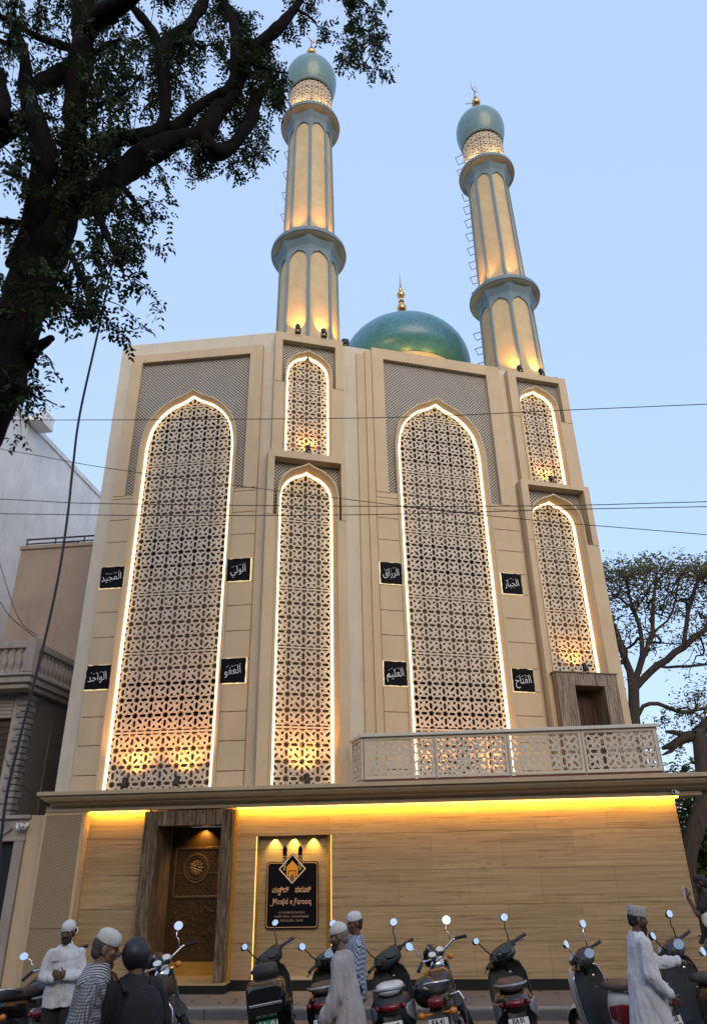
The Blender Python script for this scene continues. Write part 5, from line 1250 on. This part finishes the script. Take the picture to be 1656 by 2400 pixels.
# from left to right
scooter((-6.10, 9.35, 0), R(6), 'dark scooter with pale side panels, at the left edge of the row', M['blackgloss'], M['whitepaint'], M['seat'], ['KA 03', 'HJ 4723'], steer=44, mirrors=((-1, 'round'), (1, 'round')), dash=dashlit, s=1.05, apron=M['blackgloss'])
bike((-5.10, 9.85, 0), R(-4), 'dark motorcycle with red tail light, behind the man in the white shirt', M['blackgloss'], ['KA 05', 'EV 9129'], steer=40, s=1.02, rack=False)
scooter((-4.45, 9.75, 0), R(-6), 'black scooter half hidden behind the man in the white shirt', M['blackgloss'], M['plast_grey'], M['seat'], ['KA 04', 'JL 2210'], steer=44, s=1.02)
bike((-3.32, 9.35, 0), R(10), 'chrome trimmed motorcycle parked in front of the door', M['black'], ['KA 01', 'EK 6630'], steer=42, s=1.08)
scooter((-2.12, 9.95, 0), R(10), 'black scooter with bulky top case and green number plate', M['black'], M['blackgloss'], M['seat'], ['KA 01'], mirrors=((-1, 'hex'), (1, 'hex')), steer=46, box=True, fat=1.15, s=1.10, gp=True)
scooter((-1.42, 10.05, 0), R(4), 'black scooter with glowing red tail light, right of the top case scooter', M['blackgloss'], M['black'], M['brownseat'], ['KA 03', 'JA 5613'], steer=44, s=1.08, dash=dashlit)
scooter((-.62, 9.85, 0), R(3), 'dark grey scooter with a white sheet on its seat, beside the kurta man', M['plast_grey'], M['silver'], M['plate'], ['KA 04'], steer=40, s=1.10, fat=1.1)
bk = bike((-.03, 10.15, 0), R(-3), 'black motorcycle with a helmet hung on its left side', M['blackgloss'], ['KA 41', 'H 1944'], steer=40, s=1.06)
helmet((-.30, 9.72, .80), R(160), 'black glossy helmet hanging on the side of the motorcycle', M['blackgloss'], 1.15, R(15))
scooter((.80, 10.0, 0), R(-2), 'black scooter with silver white tail, in front of the bare stone wall', M['blackgloss'], M['silver'], M['brownseat'], ['KA 01', 'JG 1248'], steer=44, s=1.12, mirrors=((-1, 'hex'), (1, 'round')), chrome=False, fat=1.05)
scooter((1.98, 10.15, 0), R(26), 'white and red scooter turned sideways, left of the man in white robes', M['whitepaint'], M['redpaint'], M['brownseat'], ['KA 02', 'ET 3305'], steer=30, s=1.06, dash=dashlit, chrome=True, headcol=M['plast_grey'], apron=M['whitepaint'])
scooter((3.10, 10.35, 0), R(14), 'black scooter with pale blue dash, right of the man in white robes', M['blackgloss'], M['plast_grey'], M['seat'], ['KA 03', 'KD 7081'], steer=36, s=1.12, dash=dashlit, headcol=M['plast_grey'])
scooter((3.35, 9.25, 0), R(20), 'black scooter cut off by the right edge, its chrome rail showing', M['blackgloss'], M['black'], M['brownseat'], ['KA 04', 'HR 5521'], steer=25, s=1.05, chrome=True)
# ================================================================ PEOPLE
def skinmat(name, c): return mat(name, c, .5, .12, 9, .08, 120)
SK1 = skinmat('brown_skin', (.115,.055,.032)); SK2 = skinmat('light_brown_skin', (.19,.10,.062)); SK3 = skinmat('dark_skin', (.055,.027,.018))
M['hair'] = mat('black_hair', (.010,.009,.009), .7, .3, 12, .5, 140)
M['whitecloth'] = mat('white_cotton', (.60,.59,.61), .85, .06, 6, .25, 140, crease=.55)
M['greykurta'] = mat('grey_mauve_cotton', (.38,.345,.34), .85, .07, 6, .25, 140, crease=.55)
M['darkcloth'] = mat('dark_trousers', (.018,.018,.02), .85, .2, 6, .25, 120, crease=.4)
M['blackcloth'] = mat('black_jacket', (.008,.008,.009), .8, .25, 6, .25, 120, crease=.5)
M['cap'] = mat('white_knit_cap', (.56,.55,.50), .9, .12, 30, .6, 110)
M['shoe'] = mat('dark_shoe', (.02,.015,.012), .5, .2, 6, .1, 60)
M['jeans'] = mat('pale_jeans', (.28,.36,.46), .85, .15, 8, .3, 120)
def checks(name, a, b_, c, k, w=.5):
    m, t, p = nt(name); sx = node(t, 'ShaderNodeSeparateXYZ'); t.links.new(coords(t), sx.inputs[0])
    h = math_n(t, 'ADD', sx.outputs[0], sx.outputs[1])
    f1 = math_n(t, 'SINE', math_n(t, 'MULTIPLY', h, k)); f2 = math_n(t, 'SINE', math_n(t, 'MULTIPLY', sx.outputs[2], k))
    g1 = ramp(t, math_n(t, 'MULTIPLY_ADD', f1, .5, .5), [(w, (0,0,0)), (w+.1, (1,1,1))]); g2 = ramp(t, math_n(t, 'MULTIPLY_ADD', f2, .5, .5), [(w, (0,0,0)), (w+.1, (1,1,1))])
    cc = mix(t, g1, a, b_); cc = mix(t, g2, cc, c, 'MIX') if False else mix(t, g2, cc, mix(t, g1, b_, c))
    t.links.new(cc, p.inputs['Base Color']); p.inputs['Roughness'].default_value = .9
    return m
M['checkshirt'] = checks('grey_check_cotton', (.34,.335,.35), (.17,.165,.18), (.05,.05,.06), 2*PI/.020, .5)
M['bluecheck'] = checks('blue_check_cotton', (.10,.14,.22), (.34,.38,.44), (.03,.04,.07), 2*PI/.05, .6)
M['stripe'] = None
def stripes(name, a, b_, k):
    m, t, p = nt(name); sx = node(t, 'ShaderNodeSeparateXYZ'); t.links.new(coords(t, (1,1,1), (0, R(35), 0)), sx.inputs[0])
    f = math_n(t, 'MULTIPLY_ADD', math_n(t, 'SINE', math_n(t, 'MULTIPLY', sx.outputs[2], k)), .5, .5)
    t.links.new(ramp(t, f, [(.46, a), (.54, b_)]), p.inputs['Base Color']); p.inputs['Roughness'].default_value = .9; return m
M['stripe'] = stripes('striped_yoke_cotton', (.03,.03,.035), (.50,.49,.49), 2*PI/.022)
def capband(name):
    m, t, p = nt(name); v = coords(t)
    vo = node(t, 'ShaderNodeTexVoronoi'); vo.inputs['Scale'].default_value = 75; t.links.new(v, vo.inputs['Vector'])
    t.links.new(ramp(t, vo.outputs['Distance'], [(.28, (.16,.15,.16)), (.42, (.58,.56,.54))]), p.inputs['Base Color']); p.inputs['Roughness'].default_value = .9; return m
M['embroid'] = capband('embroidered_cap_cloth')
def blob(mb, name, m, parent, vox, smooth_it=4, fold=0.0, fscale=9.0, fstretch=(1,1,.35), loc=None):
    me = mb.mesh('tmp', m); o = bpy.data.objects.new('tmp', me); C.objects.link(o)
    md = o.modifiers.new('r', 'REMESH'); md.mode = 'VOXEL'; md.voxel_size = vox
    if smooth_it: s_ = o.modifiers.new('s', 'SMOOTH'); s_.factor = .5; s_.iterations = smooth_it
    dg = bpy.context.evaluated_depsgraph_get(); me2 = bpy.data.meshes.new_from_object(o.evaluated_get(dg)); bpy.data.objects.remove(o); bpy.data.meshes.remove(me)
    me2.name = name; me2.materials.clear(); me2.materials.append(m)
    if fold:
        nv = len(me2.vertices); co = [0.0]*(3*nv); no = [0.0]*(3*nv)
        me2.vertices.foreach_get('co', co); me2.vertex_normals.foreach_get('vector', no)
        for i in range(0, 3*nv, 3):
            q = Vector((co[i]*fstretch[0], co[i+1]*fstretch[1], co[i+2]*fstretch[2]))*fscale
            w_ = noise.noise(q+Vector((3, 3, 3)))
            d = (noise.noise(q)*.7+noise.noise(q*2.3+Vector((5+w_, 1, 2)))*.55-abs(noise.noise(q*1.6+Vector((w_*1.5, 7, 0))))*.6)*fold
            co[i] += no[i]*d; co[i+1] += no[i+1]*d; co[i+2] += no[i+2]*d
        me2.vertices.foreach_set('co', co)
    me2.polygons.foreach_set('use_smooth', [True]*len(me2.polygons)); me2.update()
    r = bpy.data.objects.new(name, me2); C.objects.link(r); r.parent = parent
    return r
def limb(mb, pts, rad, n=12):
    for i in range(len(pts)-1): mb.cap(pts[i], pts[i+1], rad[i], rad[i+1], n)
def hand(mb, wrist, d, pn, side, curl=.5, s=1.0):
    """palm, four jointed fingers of unequal length, thumb off the side. d: pointing direction, pn: palm normal, side: +1 thumb on d x pn"""
    d = Vector(d).normalized(); pn = Vector(pn); pn = (pn-d*pn.dot(d)).normalized(); w = d.cross(pn).normalized()*side; wr = Vector(wrist)
    limb(mb, [wr, wr+d*.03*s], [.024*s, .026*s], 8)
    pc = wr+d*.055*s
    for k in (-1, 0, 1): mb.cap(wr+d*.02*s+w*.014*k*s, wr+d*.085*s+w*.025*k*s, .017*s, .014*s, 8)
    for k, L in ((1.5, .068), (.5, .078), (-.5, .073), (-1.5, .058)):
        p = wr+d*.09*s+w*k*.0185*s; dd = d; 
        for seg, f in ((.45, .25), (.32, 1.0), (.23, 1.0)):
            a = curl*f*1.0; dd = (dd*math.cos(a)+pn*math.sin(a)).normalized(); q = p+dd*L*seg*s; mb.cap(p, q, .0088*s, .0078*s, 7); p = q
    p = wr+d*.03*s+w*.028*s; dd = (d*.6+w*.75+pn*.25).normalized()
    for L in (.038, .03): q = p+dd*L*s; mb.cap(p, q, .011*s, .009*s, 7); p = q; dd = (dd*.8+d*.4+pn*.3*curl).normalized()
def head_shapes(mb, hc, Rm, beard=False):
    """Rm: head rotation, face towards +Y"""
    P = lambda x, y, z: hc + Rm @ Vector((x, y, z))
    e = Rm.to_euler()
    mb.ell(P(0, -.012, .03), (.074, .092, .092), 18, 12, e)
    mb.ell(P(0, .022, -.035), (.060, .068, .075), 16, 10, e)
    mb.ell(P(0, .045, -.085), (.036, .036, .028), 12, 8, e)                  # chin
    mb.cap(P(0, .083, .015), P(0, .108, -.027), .008, .014, 8)               # nose
    mb.ell(P(-.014, .094, -.031), (.010, .011, .008), 8, 6, e); mb.ell(P(.014, .094, -.031), (.010, .011, .008), 8, 6, e)
    mb.cap(P(-.045, .066, .027), P(-.010, .082, .024), .010, .009, 7); mb.cap(P(.045, .066, .027), P(.010, .082, .024), .010, .009, 7)
    mb.cap(P(-.024, .078, -.058), P(.024, .078, -.058), .0085, .0085, 7)     # lips
    for s in (-1, 1):
        mb.ell(P(s*.077, -.012, -.01), (.010, .022, .033), 10, 8, e); mb.ell(P(s*.045, .055, -.02), (.024, .022, .022), 10, 6, e)
def person(loc, rz, H, label, skin, pose, head_yaw=0, head_pitch=0, lean=(0, 0)):
    """standing figure facing +Y before rz; returns dict with joints in local metres"""
    k = H/1.70; t = tag(empty('person', loc, rz), label, 'person'); J = {}
    S = lambda x, y, z: Vector((x*k+lean[0]*max(0, z-.9), y*k+lean[1]*max(0, z-.9), z*k))
    J['pelvis'] = S(0, 0, .92); J['belly'] = S(0, .01, 1.05); J['chest'] = S(0, .0, 1.25); J['neck'] = S(0, -.015, 1.44); J['head'] = S(0, .015, 1.578)
    for s, n in ((-1, 'L'), (1, 'R')):
        J['sh'+n] = S(s*.168, -.01, 1.355); st = pose.get('step'+n, 0.0)
        J['hip'+n] = S(s*.088, 0, .90); J['knee'+n] = S(s*.095, .02+st*.55, .49); J['ank'+n] = S(s*.10, -.02+st, .085)
        J['el'+n] = S(*pose['el'+n]); J['wr'+n] = S(*pose['wr'+n])
    Rm = (Matrix.Rotation(R(head_yaw), 4, 'Z') @ Matrix.Rotation(R(head_pitch), 4, 'X') @ Matrix.Scale(k, 4)).to_3x3()
    b = MB()
    b.cap(J['neck']-Vector((0, 0, .05*k)), J['head']+Vector((0, -.01*k, -.02*k)), .058*k, .052*k, 12)
    Rr = (Matrix.Rotation(R(head_yaw), 4, 'Z') @ Matrix.Rotation(R(head_pitch), 4, 'X')).to_3x3()
    class _M:                                                               # scaled placement, unscaled radii
        pass
    hb = MB(); head_shapes(hb, Vector((0, 0, 0)), Matrix.Identity(3)); b.add([J['head'] + Rm @ Vector(p) for p in hb.v], hb.f)
    b.ell(J['chest'], (.150*k, .105*k, .19*k), 16, 10); b.ell(J['pelvis'], (.150*k, .11*k, .13*k), 16, 10); b.ell(J['belly'], (.135*k, .105*k, .18*k), 16, 10)
    b.cap(J['shL'], J['shR'], .042*k, .042*k)
    for n, s in (('L', -1), ('R', 1)):
        limb(b, [J['sh'+n], J['el'+n], J['wr'+n]], [.040*k, .036*k, .026*k])
        limb(b, [J['hip'+n], J['knee'+n], J['ank'+n]], [.085*k, .055*k, .038*k])
        b.cap(J['ank'+n]+Vector((0, -.03, -.05*k)), J['ank'+n]+Vector((0, .13*k, -.055*k)), .032*k, .028*k, 8)
        h = pose.get('hand'+n)
        fd = (J['wr'+n]-J['el'+n]).normalized()
        hd, pn, cu = h if h else (fd, Vector((-s, .3, 0)), .45)
        hand(b, J['wr'+n], hd, pn, pose.get('thumb'+n, 1), cu, k)
    body = blob(b, 'body', skin, t, .0075, 2)
    J['Rm'] = Rm; J['k'] = k; J['t'] = t; J['S'] = S
    return J
def HP(J, x, y, z): return J['head'] + J['Rm'] @ Vector((x, y, z))
def hair(J, m=None, full=False):
    b = MB(); hb = MB(); hb.ell((0, -.028, .020), (.080, .088, .080 if not full else .10), 16, 10); hb.ell((0, -.055, -.03), (.066, .055, .055), 14, 8)
    if full: hb.ell((0, .0, .065), (.078, .098, .068), 16, 10)
    b.add([J['head']+J['Rm'] @ Vector(p) for p in hb.v], hb.f); return blob(b, 'hair', m or M['hair'], J['t'], .008, 2, .003, 40, (1,1,1))
def beard(J, long=.0, m=None):
    hb = MB(); hb.ell((0, .05, -.092-long*.3), (.052, .048, .042+long*.5), 14, 8); hb.ell((0, .03, -.06), (.066, .062, .042), 14, 8); hb.cap((-.03, .088, -.043), (.03, .088, -.043), .009, .009, 7)
    if long: hb.cap((0, .06, -.10), (0, .055, -.15-long), .045, .022, 10)
    b = MB(); b.add([J['head']+J['Rm'] @ Vector(p) for p in hb.v], hb.f); return blob(b, 'beard', m or M['hair'], J['t'], .007, 2, .004, 45, (1,1,1))
def eyes(J, glasses=False):
    for s in (-1, 1): MB().ell(HP(J, s*.030, .079, .008), (.011, .007, .007), 8, 6, J['Rm'].to_euler()).build('eye', M['black'], J['t'], smooth=True)
    if glasses:
        b = MB()
        for s in (-1, 1): b.tube([HP(J, s*.033+.026*math.cos(a), .098, .006+.019*math.sin(a)) for a in [2*PI*i/12 for i in range(13)]], .0022, 5); b.tube([HP(J, s*.058, .095, .012), HP(J, s*.079, .0, .012)], .0022, 5)
        b.tube([HP(J, -.009, .10, .01), HP(J, .009, .10, .01)], .0022, 5); b.build('spectacles', M['steel'], J['t'])
def cap_obj(J, prof, m, name='cap', tilt=-8, sq=1.16, bump_=0.0):
    b = MB(); b.lathe(prof, 28, cap=True)
    T = Matrix.Rotation(R(tilt), 3, 'X')
    b.v = [tuple(J['head'] + J['Rm'] @ (T @ Vector((p[0], p[1]*sq, p[2])) + Vector((0, -.012, 0)))) for p in b.v]
    if bump_: b.v = [tuple(Vector(p)+Vector(noise.noise_vector(Vector(p)*30))*bump_) for p in b.v]
    return b.build(name, m, J['t'], auto=50)
SKULL = [(.080, .035), (.0835, .045), (.083, .075), (.075, .105), (.055, .125), (.028, .135), (.004, .137)]
def torso(J, zb, wb, dz=0.0, db=None, wch=.178, dch=.125, wbelly=.17, dbelly=.13, slit=False):
    """closed loft from hem to neck"""
    S = J['S']; k = J['k']; db = db or wb*.75
    def ring(z, w, d, yo=0.0, n=24):
        c = S(0, yo, z); return [(c.x+w*k*math.copysign(abs(math.cos(2*PI*i/n))**.85, math.cos(2*PI*i/n)), c.y+d*k*math.copysign(abs(math.sin(2*PI*i/n))**.85, math.sin(2*PI*i/n)), c.z) for i in range(n)]
    rg = []
    for i in range(8):
        f = i/7; z = zb+(1.05-zb)*f; rg.append(ring(z, wb+(wbelly-wb)*f, db+(dbelly-db)*f, .01))
    rg += [ring(1.20, wch+.005, dch+.005), ring(1.32, wch+.008, dch), ring(1.39, wch-.005, dch-.025, -.01), ring(1.43, .11, .085, -.015), ring(1.455, .075, .072, -.015)]
    return MB().loft(rg)
def sleeves(mb, J, r0=.078, r1=.062, r2=.05, cut=1.0, arms='LR'):
    k = J['k']
    for n in arms:
        e = J['el'+n]; w = J['wr'+n]
        if cut >= 1: limb(mb, [J['sh'+n], e, e.lerp(w, min(1.0, .93*cut))], [r0*k, r1*k, r2*k], 14)
        else: limb(mb, [J['sh'+n], J['sh'+n].lerp(e, cut)], [r0*k, r1*k], 14)
def trousers(J, m, r=(.105, .08, .07), low=.06, name='trousers'):
    k = J['k']; b = MB(); b.ell(J['pelvis'], (.165*k, .125*k, .14*k), 18, 10)
    for n in 'LR':
        a = J['ank'+n].copy(); a.z = low*k+.02; limb(b, [J['hip'+n], J['knee'+n], a], [r[0]*k, r[1]*k, r[2]*k], 14)
    return blob(b, name, m, J['t'], .014, 4, .006, 9)
def shoes(J, m=None):
    k = J['k']
    for n in 'LR':
        b = MB(); a = J['ank'+n]; b.cap(a+Vector((0, -.05, -.045*k)), a+Vector((0, .14*k, -.05*k)), .042*k, .036*k, 10); b.ell(a+Vector((0, -.03, -.02)), (.045*k, .055*k, .05*k), 12, 8)
        o = blob(b, 'shoe', m or M['shoe'], J['t'], .010, 2)
# 1 white shirt man facing the street, hands clasped
J = person((-4.42, 9.2, 0), R(180+14), 1.585, 'man in white shirt and white boat cap with clasped hands, beside the perforated pillar', SK1,
           dict(elL=(-.235, .01, 1.10), wrL=(-.06, .20, 1.13), elR=(.235, .01, 1.10), wrR=(.055, .215, 1.11), handL=((.75, .45, .35), (.3, -.9, 0), .9), handR=((-.75, .35, .4), (-.3, -.9, 0), .9), thumbL=-1), head_yaw=-8, head_pitch=-4)
b = torso(J, .80, .19, wbelly=.178, dbelly=.14); sleeves(b, J, .064, .062, .052); sh = blob(b, 'shirt', M['whitecloth'], J['t'], .010, 3, .018, 10, (1,1,.5))
S = J['S']; T0 = J['t']
MB().box(.03, .12, .132, .14, 1.20, 1.30).build('shirt_pocket', M['whitecloth'], T0)
b = MB(); b.loft([[(-.075, .02, 1.40), (0, .095, 1.33), (.075, .02, 1.40), (.06, -.05, 1.42), (0, -.075, 1.43), (-.06, -.05, 1.42)], [(-.085, .02, 1.355), (0, .115, 1.29), (.085, .02, 1.355), (.07, -.06, 1.385), (0, -.09, 1.395), (-.07, -.06, 1.385)]], cap=False); b.v = [tuple(Vector(p)*J['k']) for p in b.v]; b.build('collar', M['whitecloth'], T0)
for i in range(6): MB().ell(Vector((0, .148-.002*i, 1.30-.075*i))*J['k'], (.006, .004, .006), 8, 5).build('button', M['plate'], T0)
trousers(J, M['darkcloth']); shoes(J); hair(J); beard(J, 0, mat('grey_stubble', (.03,.026,.024), .9, .3, 20, .2, 100)); eyes(J, True)
cap_obj(J, [(.082, .030), (.086, .036), (.082, .085), (.060, .115), (.02, .138), (.003, .14)], M['whitecloth'], 'boat_cap', -6, 1.22)
# 2 man in checked shirt walking to the right, seen from behind
J = person((-2.80, 6.20, 0), R(-72), 1.715, 'man in grey checked shirt and knitted white skullcap walking right, seen from behind', SK2,
           dict(elL=(-.24, .06, 1.11), wrL=(-.22, .24, .98), elR=(.25, -.04, 1.09), wrR=(.24, .10, .88), stepL=.28, stepR=-.22), head_yaw=4, head_pitch=-12, lean=(0, .18))
b = torso(J, .72, .20, wbelly=.19, dbelly=.15); sleeves(b, J, .070, .070, .058); blob(b, 'shirt', M['checkshirt'], J['t'], .010, 3, .018, 9, (1,1,.5))
S = J['S']; b = MB()
rg = []
for z, w, d in ((1.335, .165, .118), (1.37, .172, .113), (1.40, .155, .10), (1.435, .112, .09), (1.465, .082, .080), (1.475, .078, .076)):
    c = S(0, -.01, z); rg.append([(c.x+w*J['k']*1.05*math.cos(2*PI*i/28), c.y+d*J['k']*1.09*math.sin(2*PI*i/28), c.z+.012) for i in range(28)])
b.loft(rg); blob(b, 'striped_yoke', M['stripe'], J['t'], .01, 2)
trousers(J, M['darkcloth']); shoes(J); hair(J, mat('greying_hair', (.06,.05,.045), .8, .3, 20, .4, 120)); eyes(J)
cap_obj(J, SKULL, M['cap'], 'skullcap', -10, 1.17, .003)
# 3 rider in black with helmet and backpack
J = person((-2.43, 6.30, 0), R(34), 1.655, 'person in black jacket with dark helmet and black backpack, seen from behind', SK1,
           dict(elL=(-.26, .03, 1.10), wrL=(-.23, .20, .95), elR=(.26, .03, 1.10), wrR=(.23, .20, .95), stepL=.15, stepR=-.12), head_yaw=-40, lean=(0, .05))
b = torso(J, .80, .19, wbelly=.19, dbelly=.15, wch=.182, dch=.135); sleeves(b, J, .074, .072, .06); blob(b, 'jacket', M['blackcloth'], J['t'], .011, 3, .018, 8, (1,1,.6))
trousers(J, M['darkcloth']); shoes(J); eyes(J)
b = MB(); hb = MB(); hb.ell((0, -.005, .012), (.108, .132, .125), 22, 14); hb.ell((0, .03, -.055), (.094, .105, .08), 18, 10); b.add([J['head']+J['Rm'] @ Vector(p) for p in hb.v], hb.f)
blob(b, 'motorcycle_helmet', mat('matt_black_shell', (.014,.014,.016), .45, .1, 5, 0), J['t'], .012, 3)
k_ = .94; bpk = tag(empty('backpack', J['t'].matrix_basis.translation, R(34)), 'black backpack on the back of the helmeted person', 'backpack')
b = MB(); b.ell((.02, -.22, 1.17), (.165, .105, .25), 18, 12); b.ell((.02, -.20, 1.02), (.175, .12, .17), 18, 10); blob(b, 'bag_body', M['blackcloth'], bpk, .014, 3, .008, 8)
b = MB(); b.ell((.02, -.31, 1.05), (.125, .05, .12), 16, 8); blob(b, 'front_pocket', mat('black_nylon', (.016,.016,.018), .5, .2, 6, .2, 90), bpk, .012, 3, .004, 9)
for s in (-1, 1): MB().tube([(s*.10, -.14, 1.36), (s*.115, -.02, 1.43), (s*.12, .10, 1.36), (s*.13, .15, 1.22), (s*.15, .08, 1.0), (s*.14, -.12, .95)], .018, 8).build('strap', M['blackcloth'], bpk, smooth=True)
bpk.scale = (1.0, 1.0, .97)
# 4 old man in a long grey kurta, facing left
J = person((-1.02, 8.25, 0), R(84), 1.60, 'old man in long grey kurta and white skullcap, walking towards the left', SK2,
           dict(elL=(-.22, .03, 1.08), wrL=(-.19, .19, .87), elR=(.22, .03, 1.08), wrR=(.19, .20, .90), stepL=.10, stepR=-.10), head_yaw=6, head_pitch=-10, lean=(0, .10))
b = torso(J, .22, .25, db=.24, wbelly=.185, dbelly=.165); sleeves(b, J, .070, .074, .075); blob(b, 'kurta', M['greykurta'], J['t'], .010, 3, .030, 9, (1,1,.16))
trousers(J, M['whitecloth'], (.10, .085, .08)); shoes(J); hair(J, mat('grey_hair', (.16,.15,.145), .8, .3, 20, .4, 120)); beard(J, .02, mat('dark_grey_beard', (.03,.028,.027), .9, .3, 20, .3, 100)); eyes(J)
cap_obj(J, [(.081, .030), (.084, .036), (.080, .075), (.062, .105), (.035, .128), (.004, .14)], M['cap'], 'skullcap', -6, 1.17, .002)
# 5 man behind him in blue check
J = person((-1.10, 9.75, 0), R(98), 1.60, 'man in blue checked shirt and white cap, mostly hidden behind the old man', SK1,
           dict(elL=(-.22, .02, 1.08), wrL=(-.2, .15, .87), elR=(.22, .0, 1.08), wrR=(.2, .1, .86)), head_yaw=22, head_pitch=-4)
b = torso(J, .76, .19); sleeves(b, J, .066, .066, .055); blob(b, 'shirt', M['bluecheck'], J['t'], .013, 3, .007, 8)
trousers(J, M['darkcloth']); shoes(J); hair(J); eyes(J)
cap_obj(J, SKULL, M['whitecloth'], 'skullcap', -6, 1.17, .001)
# 6 bearded man in white robes facing right, hand on a scooter
J = person((2.06, 9.4, 0), R(-84), 1.64, 'bearded man in white robes and tall embroidered cap, reaching for a scooter', SK1,
           dict(elL=(-.20, .24, 1.12), wrL=(-.16, .47, 1.14), elR=(.235, -.01, 1.06), wrR=(.20, .20, .86), stepL=-.20, stepR=.22, handL=((0, .9, -.1), (0, -.2, -1), .5), thumbL=-1), head_yaw=-2, head_pitch=-5, lean=(0, .04))
b = torso(J, .38, .215, db=.25, wbelly=.18, dbelly=.17); sleeves(b, J, .070, .070, .066); blob(b, 'robe', M['whitecloth'], J['t'], .010, 3, .026, 9, (1,1,.22))
trousers(J, M['whitecloth'], (.12, .11, .10)); shoes(J, mat('brown_sandal', (.09,.045,.02), .6, .2, 6, .1, 60)); hair(J); beard(J, .045); eyes(J, True)
cap_obj(J, [(.083, .030), (.087, .034), (.088, .12), (.090, .128), (.086, .132), (.075, .122), (.004, .120)], M['embroid'], 'embroidered_cap', -4, 1.14)
# 7 man in black at the right edge, on the pavement
J = person((4.02, 13.2, .15), R(78), 1.70, 'man in black t-shirt raising a white phone at the right corner of the wall', SK3,
           dict(elL=(-.27, .17, 1.16), wrL=(-.13, .25, 1.39), elR=(.25, -.02, 1.08), wrR=(.22, .10, .86), handL=((.2, .05, 1), (.8, .3, 0), 1.0), thumbL=-1), head_yaw=-4, head_pitch=-14)
b = torso(J, .84, .19); sleeves(b, J, .068, .074, .07, .62); blob(b, 't_shirt', M['blackcloth'], J['t'], .013, 3, .007, 8)
trousers(J, M['jeans']); shoes(J); hair(J, None, True); eyes(J); beard(J, 0)
ph = tag(empty('phone', J['t'].location+Vector((-.32, -.10, 1.47))), 'white phone in the raised hand of the man in black', 'phone')
MB().box(-.006, .006, -.038, .038, -.075, .075).build('phone_body', M['whitecloth'], ph, bevel=.004); MB().box(.0061, .0072, -.032, .032, -.065, .065).build('screen', M['black'], ph)
pb = tag(empty('plastic_bag', J['t'].location+Vector((-.12, -.20, 1.02))), 'small white plastic bag hanging beside the man in black', 'bag')
b = MB(); b.ell((0, 0, .10), (.055, .035, .13), 14, 10); b.cap((0, 0, .2), (0, 0, .30), .03, .012); blob(b, 'bag_body', M['whitecloth'], pb, .010, 3, .008, 18, (1,1,.5))
